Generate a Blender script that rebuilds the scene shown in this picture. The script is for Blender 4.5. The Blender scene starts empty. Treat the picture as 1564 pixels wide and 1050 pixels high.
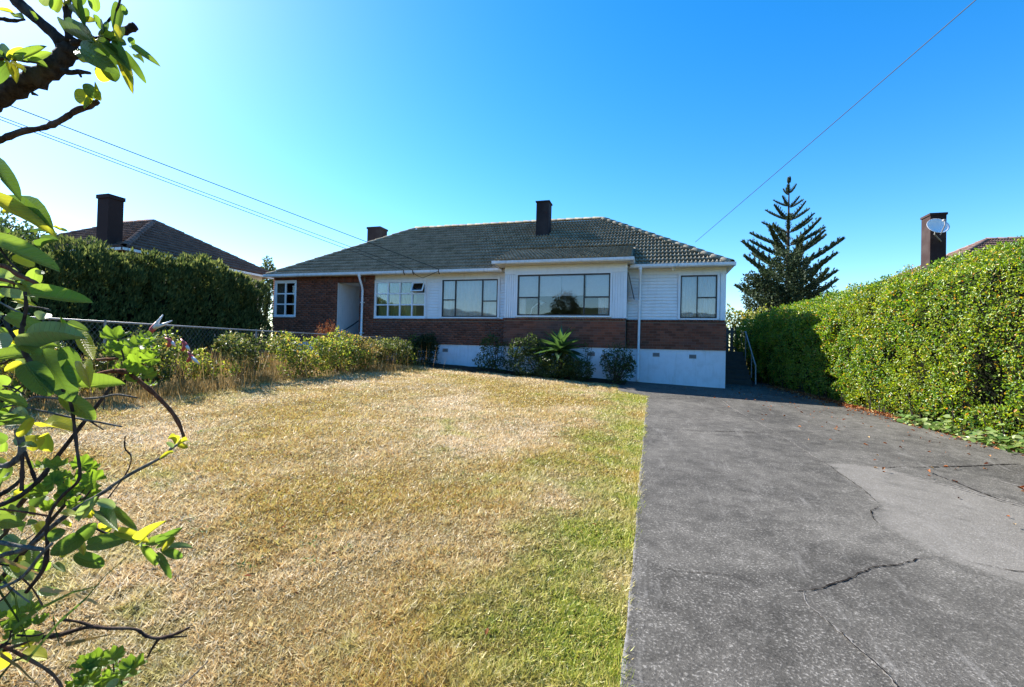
import bpy, math, random
import numpy as np
from mathutils import Vector, Matrix

random.seed(7)
rng = np.random.default_rng(7)
SC = bpy.context.scene
COL = SC.collection
R = math.radians

# ------------------------------------------------------------------ camera
F = 720.0; CX = 782.0; CY = 525.0
YAW, PITCH, ROLL = R(16.5), R(.75), R(1.4)
FW = Vector((-math.sin(YAW)*math.cos(PITCH), math.cos(YAW)*math.cos(PITCH), math.sin(PITCH)))
_r0 = Vector((math.cos(YAW), math.sin(YAW), 0)); _u0 = _r0.cross(FW)
UP = _u0*math.cos(ROLL) - _r0*math.sin(ROLL)
RT = _r0*math.cos(ROLL) + _u0*math.sin(ROLL)
CAMP = Vector((0, 0, 1.6))
cam = bpy.data.objects.new('camera', bpy.data.cameras.new('camera')); COL.objects.link(cam)
cam.matrix_world = Matrix(((RT.x, UP.x, -FW.x, CAMP.x), (RT.y, UP.y, -FW.y, CAMP.y), (RT.z, UP.z, -FW.z, CAMP.z), (0, 0, 0, 1)))
cam.data.sensor_width = 36; cam.data.lens = F/1564*36
cam.data.clip_start = .05; cam.data.clip_end = 3000
SC.camera = cam

# ------------------------------------------------------------------ sky, sun, exposure
SUN_AZ, SUN_EL = R(73), R(38)          # azimuth measured from +Y towards -X
to_sun = Vector((-math.sin(SUN_AZ)*math.cos(SUN_EL), math.cos(SUN_AZ)*math.cos(SUN_EL), math.sin(SUN_EL)))
world = bpy.data.worlds.new('World'); SC.world = world; world.use_nodes = True
wn = world.node_tree; wn.nodes.clear()
sky = wn.nodes.new('ShaderNodeTexSky'); sky.sky_type = 'NISHITA'; sky.sun_disc = False
sky.sun_elevation = SUN_EL; sky.sun_rotation = -SUN_AZ
sky.air_density = 1.0; sky.dust_density = .3; sky.ozone_density = 2.6; sky.altitude = 0
wh = wn.nodes.new('ShaderNodeHueSaturation'); wh.inputs['Saturation'].default_value = 1.42; wh.inputs['Hue'].default_value = .502
wb = wn.nodes.new('ShaderNodeBackground'); wb.inputs['Strength'].default_value = .105
wo = wn.nodes.new('ShaderNodeOutputWorld')
wn.links.new(sky.outputs[0], wh.inputs['Color']); wn.links.new(wh.outputs[0], wb.inputs[0]); wn.links.new(wb.outputs[0], wo.inputs[0])
sl = bpy.data.lights.new('sun', 'SUN'); sl.energy = 5.0; sl.angle = R(.53); sl.color = (1, .955, .87)
so = bpy.data.objects.new('sun', sl); COL.objects.link(so)
so.rotation_euler = (-to_sun).to_track_quat('-Z', 'Y').to_euler()
so.location = (-20, 10, 30)
SC.view_settings.view_transform = 'Standard'; SC.view_settings.look = 'None'
SC.view_settings.exposure = 1.56; SC.view_settings.gamma = 1.0
SC.view_settings.use_curve_mapping = False
SC.render.engine = 'CYCLES'
SC.cycles.max_bounces = 8; SC.cycles.transparent_max_bounces = 12
SC.cycles.use_denoising = True; SC.cycles.denoiser = 'OPENIMAGEDENOISE'; SC.cycles.denoising_prefilter = 'ACCURATE'; SC.cycles.denoising_input_passes = 'RGB_ALBEDO_NORMAL'; SC.cycles.use_adaptive_sampling = False; SC.cycles.sample_clamp_indirect = 4.0

# ------------------------------------------------------------------ helpers
def at(px, py, z):
    """a point seen at photo pixel (px, py), z metres down the view axis"""
    return CAMP + (FW + RT*((px-CX)/F) - UP*((py-CY)/F))*z

def ground_z(x, y):
    yy = np.clip(y, -30, 30)
    xl = np.clip(x, -16, 0); xr = np.clip(x, 0, 8)
    return .036*yy - .05*xl - .03*xr

WL = {}
def wloc(o): return WL.get(o.name, Vector((0, 0, 0)))
def tag(o, label=None, cat=None, group=None, kind=None):
    if label: o['label'] = label
    if cat: o['category'] = cat
    if group: o['group'] = group
    if kind: o['kind'] = kind
    return o
def thing(name, label, cat, loc, group=None):
    o = bpy.data.objects.new(name, None); COL.objects.link(o); o.location = loc; o.empty_display_size = .2
    WL[o.name] = Vector(loc)
    return tag(o, label, cat, group)
def link(name, me, mat=None, parent=None, loc=(0, 0, 0), rot=None, kind=None, scale=None):
    """me built about loc (world); parent chain carries translation only"""
    o = bpy.data.objects.new(name, me); COL.objects.link(o)
    if mat is not None and not me.materials: me.materials.append(mat)
    loc = Vector(loc); WL[o.name] = loc
    if parent is not None:
        o.parent = parent; o.location = loc - wloc(parent)
    else: o.location = loc
    if rot is not None: o.rotation_euler = rot
    if scale is not None: o.scale = scale
    if kind: o['kind'] = kind
    return o

def fast_mesh(name, V, faces, smooth=False):
    """V (N,3) array, faces (M,k) array of equal-sized polygons"""
    V = np.asarray(V, np.float32); faces = np.asarray(faces, np.int32); M, k = faces.shape
    me = bpy.data.meshes.new(name)
    me.vertices.add(len(V)); me.vertices.foreach_set('co', V.ravel())
    me.loops.add(M*k); me.loops.foreach_set('vertex_index', faces.ravel())
    me.polygons.add(M); me.polygons.foreach_set('loop_start', np.arange(0, M*k, k, dtype=np.int32))
    if smooth: me.polygons.foreach_set('use_smooth', np.ones(M, bool))
    me.update(calc_edges=True)
    return me

class MB:
    def __init__(s): s.v = []; s.f = []
    def box(s, x0, x1, y0, y1, z0, z1):
        n = len(s.v)
        s.v += [(x0, y0, z0), (x1, y0, z0), (x1, y1, z0), (x0, y1, z0), (x0, y0, z1), (x1, y0, z1), (x1, y1, z1), (x0, y1, z1)]
        s.f += [(n, n+3, n+2, n+1), (n+4, n+5, n+6, n+7), (n, n+1, n+5, n+4), (n+1, n+2, n+6, n+5), (n+2, n+3, n+7, n+6), (n+3, n, n+4, n+7)]
        return s
    def hexa(s, pts):           # 8 points ordered like box
        n = len(s.v); s.v += [tuple(p) for p in pts]
        s.f += [(n, n+3, n+2, n+1), (n+4, n+5, n+6, n+7), (n, n+1, n+5, n+4), (n+1, n+2, n+6, n+5), (n+2, n+3, n+7, n+6), (n+3, n, n+4, n+7)]
        return s
    def poly(s, pts):
        n = len(s.v); s.v += [tuple(p) for p in pts]; s.f.append(tuple(range(n, n+len(pts)))); return s
    def prism(s, prof, a, b, uax, vax):  # profile (u,v) swept from a to b
        n = len(s.v); k = len(prof); a = Vector(a); b = Vector(b); uax = Vector(uax); vax = Vector(vax)
        for q in (a, b):
            for (u, v) in prof: s.v.append(tuple(q + uax*u + vax*v))
        for i in range(k): j = (i+1) % k; s.f.append((n+i, n+j, n+k+j, n+k+i))
        s.f.append(tuple(range(n+k-1, n-1, -1))); s.f.append(tuple(range(n+k, n+2*k)))
        return s
    def tube(s, pts, rad, n=8, cap=True):
        pts = [Vector(p) for p in pts]
        if not hasattr(rad, '__len__'): rad = [rad]*len(pts)
        base = len(s.v); prev = None
        for i, p in enumerate(pts):
            t = (pts[min(i+1, len(pts)-1)] - pts[max(i-1, 0)])
            t = t.normalized() if t.length > 1e-9 else Vector((0, 0, 1))
            if prev is None:
                a = t.orthogonal().normalized()
            else:
                a = prev - t*prev.dot(t); a = a.normalized() if a.length > 1e-6 else t.orthogonal().normalized()
            prev = a; b = t.cross(a)
            for k in range(n):
                th = 2*math.pi*k/n
                s.v.append(tuple(p + (a*math.cos(th) + b*math.sin(th))*rad[i]))
        for i in range(len(pts)-1):
            for k in range(n):
                k2 = (k+1) % n
                s.f.append((base+i*n+k, base+i*n+k2, base+(i+1)*n+k2, base+(i+1)*n+k))
        if cap:
            s.f.append(tuple(base+k for k in range(n-1, -1, -1)))
            e = base+(len(pts)-1)*n; s.f.append(tuple(e+k for k in range(n)))
        return s
    def mesh(s, name, off=(0, 0, 0), smooth=False):
        me = bpy.data.meshes.new(name); ox, oy, oz = off
        me.from_pydata([(x-ox, y-oy, z-oz) for x, y, z in s.v], [], s.f)
        if smooth:
            me.polygons.foreach_set('use_smooth', [True]*len(me.polygons))
        me.update(); return me
    def build(s, name, mat, parent=None, loc=(0, 0, 0), smooth=False, kind=None):
        if parent is not None and tuple(loc) == (0, 0, 0): loc = wloc(parent)
        return link(name, s.mesh(name, loc, smooth), mat, parent, loc, kind=kind)

def vnoise(P, scale, seed=0):
    """value noise on (N,3) points, 0..1"""
    Q = np.asarray(P, np.float64)*scale + seed*17.31; I = np.floor(Q).astype(np.int64); f = Q-I; f = f*f*(3-2*f)
    def h(ix, iy, iz):
        n = (ix*374761393 + iy*668265263 + iz*2147483647 + seed*144665) & 0x7fffffff
        n = ((n ^ (n >> 13))*1274126177) & 0x7fffffff
        n = n ^ (n >> 16)
        return (n & 0xffff)/65535.0
    out = 0
    for dx in (0, 1):
        for dy in (0, 1):
            for dz in (0, 1):
                w = (f[:, 0] if dx else 1-f[:, 0])*(f[:, 1] if dy else 1-f[:, 1])*(f[:, 2] if dz else 1-f[:, 2])
                out = out + w*h(I[:, 0]+dx, I[:, 1]+dy, I[:, 2]+dz)
    return out

def unit(a): return a/np.maximum(np.linalg.norm(a, axis=1, keepdims=True), 1e-9)

def leaf_mesh_cloud(name, P, T, N, L, W, fold=.25, six=True):
    """P base points, T leaf direction, N leaf normal, L length, W width arrays -> one mesh of folded leaves"""
    T = unit(T); N = unit(N - T*np.sum(N*T, 1, keepdims=True)); B = np.cross(T, N)
    L = np.asarray(L).reshape(-1, 1)*np.ones((len(P), 1)); W = np.asarray(W).reshape(-1, 1)*np.ones((len(P), 1))
    up = N*W*fold
    if six:
        pts = [P, P+T*L*.35+B*W*.5+up, P+T*L*.72+B*W*.36+up*.8-N*L*.05, P+T*L-N*L*.14, P+T*L*.72-B*W*.36+up*.8-N*L*.05, P+T*L*.35-B*W*.5+up]
        V = np.stack(pts, 1).reshape(-1, 3); o = np.arange(len(P))[:, None]*6
        Fc = np.concatenate([o+np.array([[0, 1, 2, 3]]), o+np.array([[0, 3, 4, 5]])], 0)
    else:
        pts = [P, P+T*L*.45+B*W*.5+up, P+T*L, P+T*L*.45-B*W*.5+up]
        V = np.stack(pts, 1).reshape(-1, 3); o = np.arange(len(P))[:, None]*4
        Fc = np.concatenate([o+np.array([[0, 1, 2]]), o+np.array([[0, 2, 3]])], 0)
    return fast_mesh(name, V, Fc)

# ------------------------------------------------------------------ materials
class NT:
    def __init__(s, name):
        s.m = bpy.data.materials.new(name); s.m.use_nodes = True; s.t = s.m.node_tree
        s.b = s.t.nodes['Principled BSDF']; s.o = s.t.nodes['Material Output']
    def n(s, typ, **kw):
        nd = s.t.nodes.new('ShaderNode'+typ)
        for k, v in kw.items():
            if hasattr(nd, k): setattr(nd, k, v)
            else: nd.inputs[k.replace('_', ' ')].default_value = v
        return nd
    def l(s, a, b): s.t.links.new(a, b)
    def obj(s): return s.n('TexCoord').outputs['Object']
    def pos(s): return s.n('NewGeometry').outputs['Position']
    def noise(s, scale, detail=4, rough=.6, vec=None, dist=0):
        nd = s.n('TexNoise'); nd.inputs['Scale'].default_value = scale; nd.inputs['Detail'].default_value = detail
        nd.inputs['Roughness'].default_value = rough; nd.inputs['Distortion'].default_value = dist
        s.l(vec if vec is not None else s.pos(), nd.inputs['Vector']); return nd.outputs['Fac']
    def ramp(s, fac, stops, interp='LINEAR'):
        nd = s.n('ValToRGB'); cr = nd.color_ramp; cr.interpolation = interp
        while len(cr.elements) < len(stops): cr.elements.new(.5)
        for e, (p, c) in zip(cr.elements, stops):
            e.position = p; e.color = (c[0], c[1], c[2], 1) if hasattr(c, '__len__') else (c, c, c, 1)
        s.l(fac, nd.inputs[0]); return nd.outputs[0]
    def mix(s, a, b, fac, mode='MIX'):
        nd = s.n('Mix'); nd.data_type = 'RGBA'; nd.blend_type = mode
        for sock, v in ((nd.inputs[0], fac), (nd.inputs[6], a), (nd.inputs[7], b)):
            if hasattr(v, 'is_linked'): s.l(v, sock)
            elif hasattr(v, '__len__'): sock.default_value = (v[0], v[1], v[2], 1)
            else: sock.default_value = v
        return nd.outputs[2]
    def math(s, op, a, b=0.0, clamp=False):
        nd = s.n('Math'); nd.operation = op; nd.use_clamp = clamp
        for sock, v in ((nd.inputs[0], a), (nd.inputs[1], b)):
            if hasattr(v, 'is_linked'): s.l(v, sock)
            else: sock.default_value = v
        return nd.outputs[0]
    def bump(s, h, strength=.3, dist=.01):
        nd = s.n('Bump'); nd.inputs['Strength'].default_value = strength; nd.inputs['Distance'].default_value = dist
        s.l(h, nd.inputs['Height']); s.l(nd.outputs[0], s.b.inputs['Normal']); return nd
    def rnd(s):
        """one random value per piece, whether object or mesh island"""
        a = s.n('ObjectInfo').outputs['Random']; b = s.n('NewGeometry').outputs['Random Per Island']
        return s.math('FRACT', s.math('ADD', a, b))
    def col(s, c):
        if hasattr(c, 'is_linked'): s.l(c, s.b.inputs['Base Color'])
        else: s.b.inputs['Base Color'].default_value = (c[0], c[1], c[2], 1)
    def rough(s, v): s.b.inputs['Roughness'].default_value = v
    def spec(s, v): s.b.inputs['Specular IOR Level'].default_value = v

def paint(name, c, rough=.5, dirt=.25, spec=.4, dcol=None):
    t = NT(name); n = t.noise(3.0, 5, .65); n2 = t.noise(40, 3, .6)
    dc = dcol or (c[0]*.55, c[1]*.53, c[2]*.48)
    f = t.math('MULTIPLY', t.ramp(n, [(.45, 0), (.75, 1)]), dirt)
    mp = t.n('Mapping'); mp.inputs['Scale'].default_value = (1, 1, .12); t.l(t.pos(), mp.inputs['Vector'])
    cc = t.mix(c, dc, f); cc = t.mix(cc, dc, t.math('MULTIPLY', t.ramp(t.noise(7, 5, .7, mp.outputs[0]), [(.52, 0), (.72, 1)]), dirt*1.2))
    cc = t.mix(cc, (c[0]*.4, c[1]*.37, c[2]*.32), t.math('MULTIPLY', t.ramp(t.noise(11, 6, .75), [(.64, 0), (.72, 1)]), dirt*1.3))
    t.col(cc); t.rough(rough); t.spec(spec); t.bump(n2, .12, .004)
    return t.m
def plain(name, c, rough=.6, spec=.3, metal=0):
    t = NT(name); n = t.noise(25, 3); t.col(t.mix(c, (c[0]*.7, c[1]*.7, c[2]*.7), t.math('MULTIPLY', n, .5)))
    t.rough(rough); t.spec(spec); t.b.inputs['Metallic'].default_value = metal
    return t.m
def leafmat(name, stops, trans=.4, tcol=1.0, rough=.4, spec=.5, patch=None):
    """folded leaf: reflective face plus light passing through"""
    t = NT(name); r = t.rnd(); c = t.ramp(r, stops)
    if patch:       # slow drift between patches of growth
        n = t.noise(patch[0], 3, .5); c = t.mix(c, patch[1], t.math('MULTIPLY', t.ramp(n, [(.48, 0), (.68, 1)]), patch[2]))
    t.col(c); t.rough(rough); t.spec(spec)
    tr = t.n('BsdfTranslucent'); hs = t.n('HueSaturation'); hs.inputs['Value'].default_value = 1.9*tcol; hs.inputs['Hue'].default_value = .482; hs.inputs['Saturation'].default_value = 1.1
    t.l(c, hs.inputs['Color']); t.l(hs.outputs[0], tr.inputs['Color'])
    mx = t.n('MixShader'); mx.inputs[0].default_value = trans
    t.l(t.b.outputs[0], mx.inputs[1]); t.l(tr.outputs[0], mx.inputs[2]); t.l(mx.outputs[0], t.o.inputs[0])
    return t.m

M = {}
M['white'] = paint('white_paint', (.76, .80, .85), .45, .18)
M['plaster'] = paint('white_plaster', (.72, .78, .86), .75, .3, .2)
M['cream'] = paint('cream_paint', (.72, .68, .58), .6, .25)
M['soffit'] = paint('soffit_paint', (.68, .64, .55), .6, .3)
M['gutter'] = paint('gutter_paint', (.72, .74, .77), .4, .5, .4)
M['dark_frame'] = paint('brown_aluminium', (.045, .035, .033), .4, .2)
M['dark'] = plain('vent_shade', (.05, .045, .04), .8)  # paints the shade behind the vent bars
M['room'] = plain('room_wall', (.28, .25, .2), .8)
M['metal'] = plain('galvanised_steel', (.27, .27, .27), .55, .4, .3)
M['black'] = plain('black_cable', (.012, .012, .013), .6)
M['concrete_step'] = paint('step_concrete', (.07, .068, .062), .85, .5)
M['timber_grey'] = paint('weathered_timber', (.12, .11, .1), .8, .5)
M['white_rail'] = paint('rail_paint', (.36, .37, .38), .5, .5)
M['dish'] = paint('dish_paint', (.78, .79, .8), .35, .1)
M['vent'] = plain('vent_grey', (.32, .32, .33), .7)

def brick_mat(name, stops):
    t = NT(name); c = t.ramp(t.rnd(), stops); n = t.noise(30, 4); n2 = t.noise(1.1, 3)
    c = t.mix(c, (.05, .035, .03), t.math('MULTIPLY', t.ramp(n, [(.45, 0), (.8, 1)]), .45))
    c = t.mix(c, (.09, .075, .07), t.math('MULTIPLY', t.ramp(n2, [(.45, 0), (.7, 1)]), .4))
    t.col(c); t.rough(.85); t.spec(.2); t.bump(n, .3, .004); return t.m
M['brick'] = brick_mat('brick', [(0, (.13, .048, .032)), (.4, (.21, .072, .044)), (.75, (.26, .095, .058)), (1, (.17, .075, .058))])
M['brick_dark'] = brick_mat('dark_brick', [(0, (.024, .014, .014)), (.6, (.034, .018, .017)), (1, (.046, .025, .022))])
M['mortar'] = plain('mortar', (.21, .17, .145), .9)

def tile_mat(name, a, b, lich, moss):
    t = NT(name); c = t.ramp(t.rnd(), [(0, a), (1, b)])
    n = t.noise(14, 6, .7); n2 = t.noise(2.2, 4, .6); n3 = t.noise(60, 3, .6)
    c = t.mix(c, lich, t.math('MULTIPLY', t.ramp(n, [(.46, 0), (.66, 1)]), .5))
    c = t.mix(c, moss, t.math('MULTIPLY', t.ramp(n2, [(.5, 0), (.65, 1)]), .3))
    t.col(c); t.rough(.95); t.spec(.04); t.bump(n3, .5, .006); return t.m
M['tile'] = tile_mat('concrete_tile', (.20, .175, .13), (.30, .265, .20), (.58, .53, .42), (.10, .095, .05))
M['tile_brown'] = tile_mat('brown_tile', (.15, .095, .08), (.21, .135, .112), (.36, .28, .25), (.09, .065, .055))
M['chimney'] = brick_mat('chimney_plaster', [(0, (.022, .016, .018)), (1, (.034, .022, .023))])

def glass_mat():
    t = NT('window_glass'); t.t.nodes.remove(t.b)
    fr = t.n('Fresnel'); fr.inputs['IOR'].default_value = 1.75
    gl = t.n('BsdfGlossy'); gl.inputs['Roughness'].default_value = .015; gl.inputs['Color'].default_value = (.95, .97, 1, 1)
    tr = t.n('BsdfTransparent'); tr.inputs['Color'].default_value = (.96, .97, .97, 1)
    n = t.noise(1.4, 2); bp = t.n('Bump'); bp.inputs['Strength'].default_value = .035; bp.inputs['Distance'].default_value = .02
    t.l(n, bp.inputs['Height']); t.l(bp.outputs[0], gl.inputs['Normal'])
    mx = t.n('MixShader'); t.l(fr.outputs[0], mx.inputs[0]); t.l(tr.outputs[0], mx.inputs[1]); t.l(gl.outputs[0], mx.inputs[2])
    t.l(mx.outputs[0], t.o.inputs[0]); return t.m
M['glass'] = glass_mat()
def cloth(name, c, tr=.35):
    t = NT(name); n = t.noise(9, 3); t.col(t.mix(c, (c[0]*.8, c[1]*.8, c[2]*.8), n)); t.rough(.9); t.spec(.05)
    tb = t.n('BsdfTranslucent'); tb.inputs['Color'].default_value = (c[0], c[1], c[2], 1)
    mx = t.n('MixShader'); mx.inputs[0].default_value = tr
    t.l(t.b.outputs[0], mx.inputs[1]); t.l(tb.outputs[0], mx.inputs[2]); t.l(mx.outputs[0], t.o.inputs[0]); return t.m
M['net'] = cloth('net_curtain', (.86, .87, .9), .12); M['blind'] = cloth('roller_blind', (.85, .86, .88), .08)
M['olive'] = cloth('olive_curtain', (.46, .47, .20), .1); M['mustard'] = cloth('mustard_curtain', (.66, .58, .28), .1)

# lawn colour shared by soil sheet and grass blades
def lawn_nodes(t, blade):
    p = t.pos(); sx = t.n('SeparateXYZ'); t.l(p, sx.inputs[0]); X, Y = sx.outputs[0], sx.outputs[1]
    big = t.noise(.55, 4, .55, dist=.6); mid = t.noise(2.6, 4, .6); fine = t.noise(14, 3, .6)
    # green by the driveway edge, and in the foreground
    ex = t.n('MapRange'); ex.interpolation_type = 'SMOOTHSTEP'; ex.inputs[1].default_value = -1.7; ex.inputs[2].default_value = -.3
    t.l(X, ex.inputs[0])
    ey = t.n('MapRange'); ey.interpolation_type = 'SMOOTHSTEP'; ey.inputs[1].default_value = 5.5; ey.inputs[2].default_value = 2.0
    t.l(Y, ey.inputs[0])
    g = t.math('ADD', t.math('MULTIPLY', ex.outputs[0], .17), t.math('MULTIPLY', ey.outputs[0], .0))
    g = t.math('ADD', g, t.math('ADD', t.math('MULTIPLY', big, .5), t.math('MULTIPLY', mid, .5)))
    green = t.ramp(g, [(.54, 0), (.72, 1)])
    # bleached straw in the middle
    bl = t.ramp(t.math('ADD', t.math('MULTIPLY', t.noise(.42, 3, .5, dist=.4), .75), t.math('MULTIPLY', mid, .25)), [(.43, 0), (.60, 1)])
    return green, bl, mid, fine
def grass_mats():
    t = NT('dry_lawn'); g, bl, mid, fine = lawn_nodes(t, False)
    c = t.mix((.20, .13, .036), (.33, .245, .10), bl)
    c = t.mix(c, (.13, .075, .03), t.ramp(mid, [(.55, 0), (.75, .7)]))
    c = t.mix(c, (.16, .165, .025), t.math('MULTIPLY', g, .85))
    c = t.mix(c, (.08, .05, .025), t.ramp(fine, [(.52, 0), (.72, .65)])); th = t.noise(110, 4, .75, dist=1.5); c = t.mix(c, (.06, .04, .018), t.ramp(th, [(.45, .75), (.56, 0)])); t.col(c); t.rough(.95); t.spec(.05); t.bump(th, .9, .02)
    t2 = NT('grass_blade'); g, bl, mid, fine = lawn_nodes(t2, True); r = t2.rnd()
    straw = t2.ramp(r, [(0, (.26, .135, .035)), (.25, (.46, .285, .075)), (.5, (.58, .41, .13)), (.72, (.48, .44, .10)), (.88, (.62, .48, .17)), (1, (.80, .68, .44))])
    pale = t2.ramp(r, [(0, (.46, .29, .12)), (.5, (.72, .55, .31)), (1, (.88, .80, .62))])
    gr = t2.ramp(r, [(0, (.12, .19, .022)), (.4, (.32, .36, .04)), (.7, (.50, .50, .08)), (1, (.62, .48, .18))])
    c = t2.mix(straw, pale, bl); c = t2.mix(c, gr, g)
    t2.col(c); t2.rough(.45); t2.spec(.5)
    tr = t2.n('BsdfTranslucent'); t2.l(c, tr.inputs['Color']); mx = t2.n('MixShader'); mx.inputs[0].default_value = .35
    t2.l(t2.b.outputs[0], mx.inputs[1]); t2.l(tr.outputs[0], mx.inputs[2]); t2.l(mx.outputs[0], t2.o.inputs[0])
    return t.m, t2.m
M['lawn'], M['blade'] = grass_mats()

def concrete(name, dark, light, speck, edge=False):
    t = NT(name); a = t.noise(.7, 5, .6, dist=.5); b = t.noise(6, 4, .65); fine = t.noise(62, 3, .7); fine2 = t.noise(230, 2, .5)
    c = t.mix(dark, light, t.ramp(t.math('ADD', t.math('MULTIPLY', a, .62), t.math('MULTIPLY', b, .38)), [(.38, 0), (.62, 1)]))
    c = t.mix(c, speck, t.math('MULTIPLY', t.ramp(fine, [(.54, 0), (.68, 1)]), t.ramp(b, [(.3, .2), (.65, .75)])))
    c = t.mix(c, (dark[0]*.35, dark[1]*.35, dark[2]*.35), t.math('MULTIPLY', t.ramp(fine, [(.30, 1), (.44, 0)]), .7))
    c = t.mix(c, (.03, .028, .025), t.math('MULTIPLY', t.ramp(t.noise(1.6, 3, .5), [(.62, 0), (.74, 1)]), .45))
    if edge:
        av = t.n('Attribute'); av.attribute_name = 'pale'; sx = t.n('SeparateXYZ'); t.l(t.pos(), sx.inputs[0])
        w = t.math('ADD', av.outputs['Fac'], t.math('MULTIPLY', t.math('SUBTRACT', t.noise(5, 5, .7), .5), .7))
        pc = t.mix((.115, .104, .089), (.20, .182, .158), b); pc = t.mix(pc, (.34, .32, .29), t.math('MULTIPLY', t.ramp(fine, [(.52, 0), (.68, 1)]), .5))
        c = t.mix(c, pc, t.math('MULTIPLY', t.ramp(w, [(.42, 0), (.58, 1)]), .8))
        er = t.n('MapRange'); er.inputs[1].default_value = -.04; er.inputs[2].default_value = -.11; t.l(sx.outputs[0], er.inputs[0])
        ym = t.n('MapRange'); ym.inputs[1].default_value = 12.6; ym.inputs[2].default_value = 12.2; t.l(sx.outputs[1], ym.inputs[0])
        c = t.mix(c, (.30, .275, .25), t.ramp(t.math('MULTIPLY', ym.outputs[0], t.math('MULTIPLY', er.outputs[0], t.math('ADD', t.noise(30, 3, .7), .35))), [(.5, 0), (.75, .8)]))
        c = t.mix(c, (.028, .025, .021), t.math('MULTIPLY', t.ramp(t.noise(.9, 6, .7, dist=1.2), [(.54, 0), (.68, 1)]), .4))
        # long pale scuffs
        mp = t.n('Mapping'); mp.inputs['Scale'].default_value = (3.2, .5, 1); mp.inputs['Rotation'].default_value = (0, 0, -.5); t.l(t.pos(), mp.inputs['Vector'])
        c = t.mix(c, (.22, .205, .185), t.math('MULTIPLY', t.ramp(t.noise(2.2, 6, .75, mp.outputs[0]), [(.56, 0), (.72, 1)]), .5))
    t.col(c); t.rough(.85); t.spec(.25)
    t.bump(t.math('ADD', fine, t.math('MULTIPLY', fine2, .5)), .55, .01); return t.m
M['drive'] = concrete('worn_concrete', (.040, .036, .030), (.112, .102, .087), (.38, .35, .31), True)
M['patch'] = concrete('pale_concrete', (.10, .088, .077), (.165, .146, .128), (.36, .33, .30))
M['seam'] = concrete('seam_concrete', (.14, .125, .11), (.24, .22, .195), (.42, .39, .36))
M['crack'] = plain('crack_soil', (.016, .013, .011), .95, .05)
M['soil'] = plain('garden_soil', (.055, .038, .025), .95, .05)

M['hedge'] = leafmat('hedge_leaf', [(0, (.032, .085, .010)), (.4, (.082, .18, .018)), (.75, (.18, .28, .03)), (.93, (.38, .39, .05)), (1, (.46, .19, .05))], .36, 1.15, .36, .5, (.8, (.24, .28, .028), .5))
M['hedge_core'] = plain('core_shade', (.009, .010, .006), .95, .05)  # near-black colour painted as the shade inside the foliage
M['conifer'] = leafmat('conifer_spray', [(0, (.035, .06, .018)), (.6, (.08, .11, .034)), (1, (.17, .19, .06))], .32, 1.0, .6, .25)
M['pine'] = leafmat('pine_needle', [(0, (.025, .045, .022)), (.7, (.045, .072, .034)), (1, (.075, .10, .05))], .12, 1.0, .6, .25)
M['evergreen'] = leafmat('evergreen_leaf', [(0, (.014, .026, .011)), (.6, (.027, .045, .018)), (1, (.05, .07, .026))], .15, 1.0, .6, .15)
M['yellowgreen'] = leafmat('young_leaf', [(0, (.12, .17, .03)), (.6, (.22, .25, .045)), (1, (.36, .27, .06))], .4, 1.0, .45, .4)
M['bramble'] = leafmat('bramble_leaf', [(0, (.05, .095, .018)), (.5, (.12, .17, .03)), (.85, (.25, .26, .05)), (1, (.34, .22, .06))], .42, 1.1, .5, .4)
M['bramble_dark'] = leafmat('dull_leaf', [(0, (.035, .06, .016)), (.6, (.07, .1, .025)), (1, (.17, .16, .05))], .35, 1.0, .5, .35)
M['bramble_dry'] = leafmat('drying_leaf', [(0, (.06, .085, .02)), (.5, (.15, .15, .04)), (.8, (.28, .22, .07)), (1, (.36, .22, .09))], .38, 1.0, .6, .25)
M['drygrass'] = leafmat('dry_stalk', [(0, (.15, .13, .04)), (.3, (.24, .17, .06)), (.6, (.36, .26, .10)), (1, (.50, .40, .20))], .3, .55, .8, .1)
M['garden'] = leafmat('garden_leaf', [(0, (.022, .045, .014)), (.6, (.045, .08, .02)), (1, (.10, .13, .03))], .3, 1.0, .5, .35)
M['litter'] = leafmat('dead_leaf', [(0, (.17, .06, .025)), (.5, (.30, .11, .04)), (.85, (.42, .20, .08)), (1, (.5, .36, .18))], .2, .5, .8, .1)
M['ivy'] = leafmat('ground_ivy_leaf', [(0, (.07, .14, .03)), (.6, (.15, .23, .05)), (1, (.36, .40, .18))], .3, .9, .4, .5)
def bark_mat(name, c, light, strength=.9):
    t = NT(name); mp = t.n('Mapping'); mp.inputs['Scale'].default_value = (1, 1, .45); t.l(t.pos(), mp.inputs['Vector']); a = t.noise(45, 6, .75, mp.outputs[0]); b = t.noise(9, 4, .6)
    t.col(t.mix(t.mix(c, (c[0]*.4, c[1]*.4, c[2]*.4), t.ramp(a, [(.42, 1), (.58, 0)])), light, t.math('MULTIPLY', t.ramp(b, [(.5, 0), (.68, 1)]), .6))); t.rough(.9); t.spec(.12); t.bump(t.math('ADD', a, t.math('MULTIPLY', b, .7)), strength, .012); return t.m
M['bark'] = bark_mat('bark', (.06, .045, .036), (.13, .115, .095))
M['bark_grey'] = bark_mat('grey_bark', (.19, .165, .14), (.30, .28, .24), .7)
M['stem_red'] = bark_mat('red_stem', (.26, .095, .05), (.32, .20, .12), .5)
M['stem_brown'] = bark_mat('brown_stem', (.085, .052, .04), (.17, .13, .10), .6)

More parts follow.
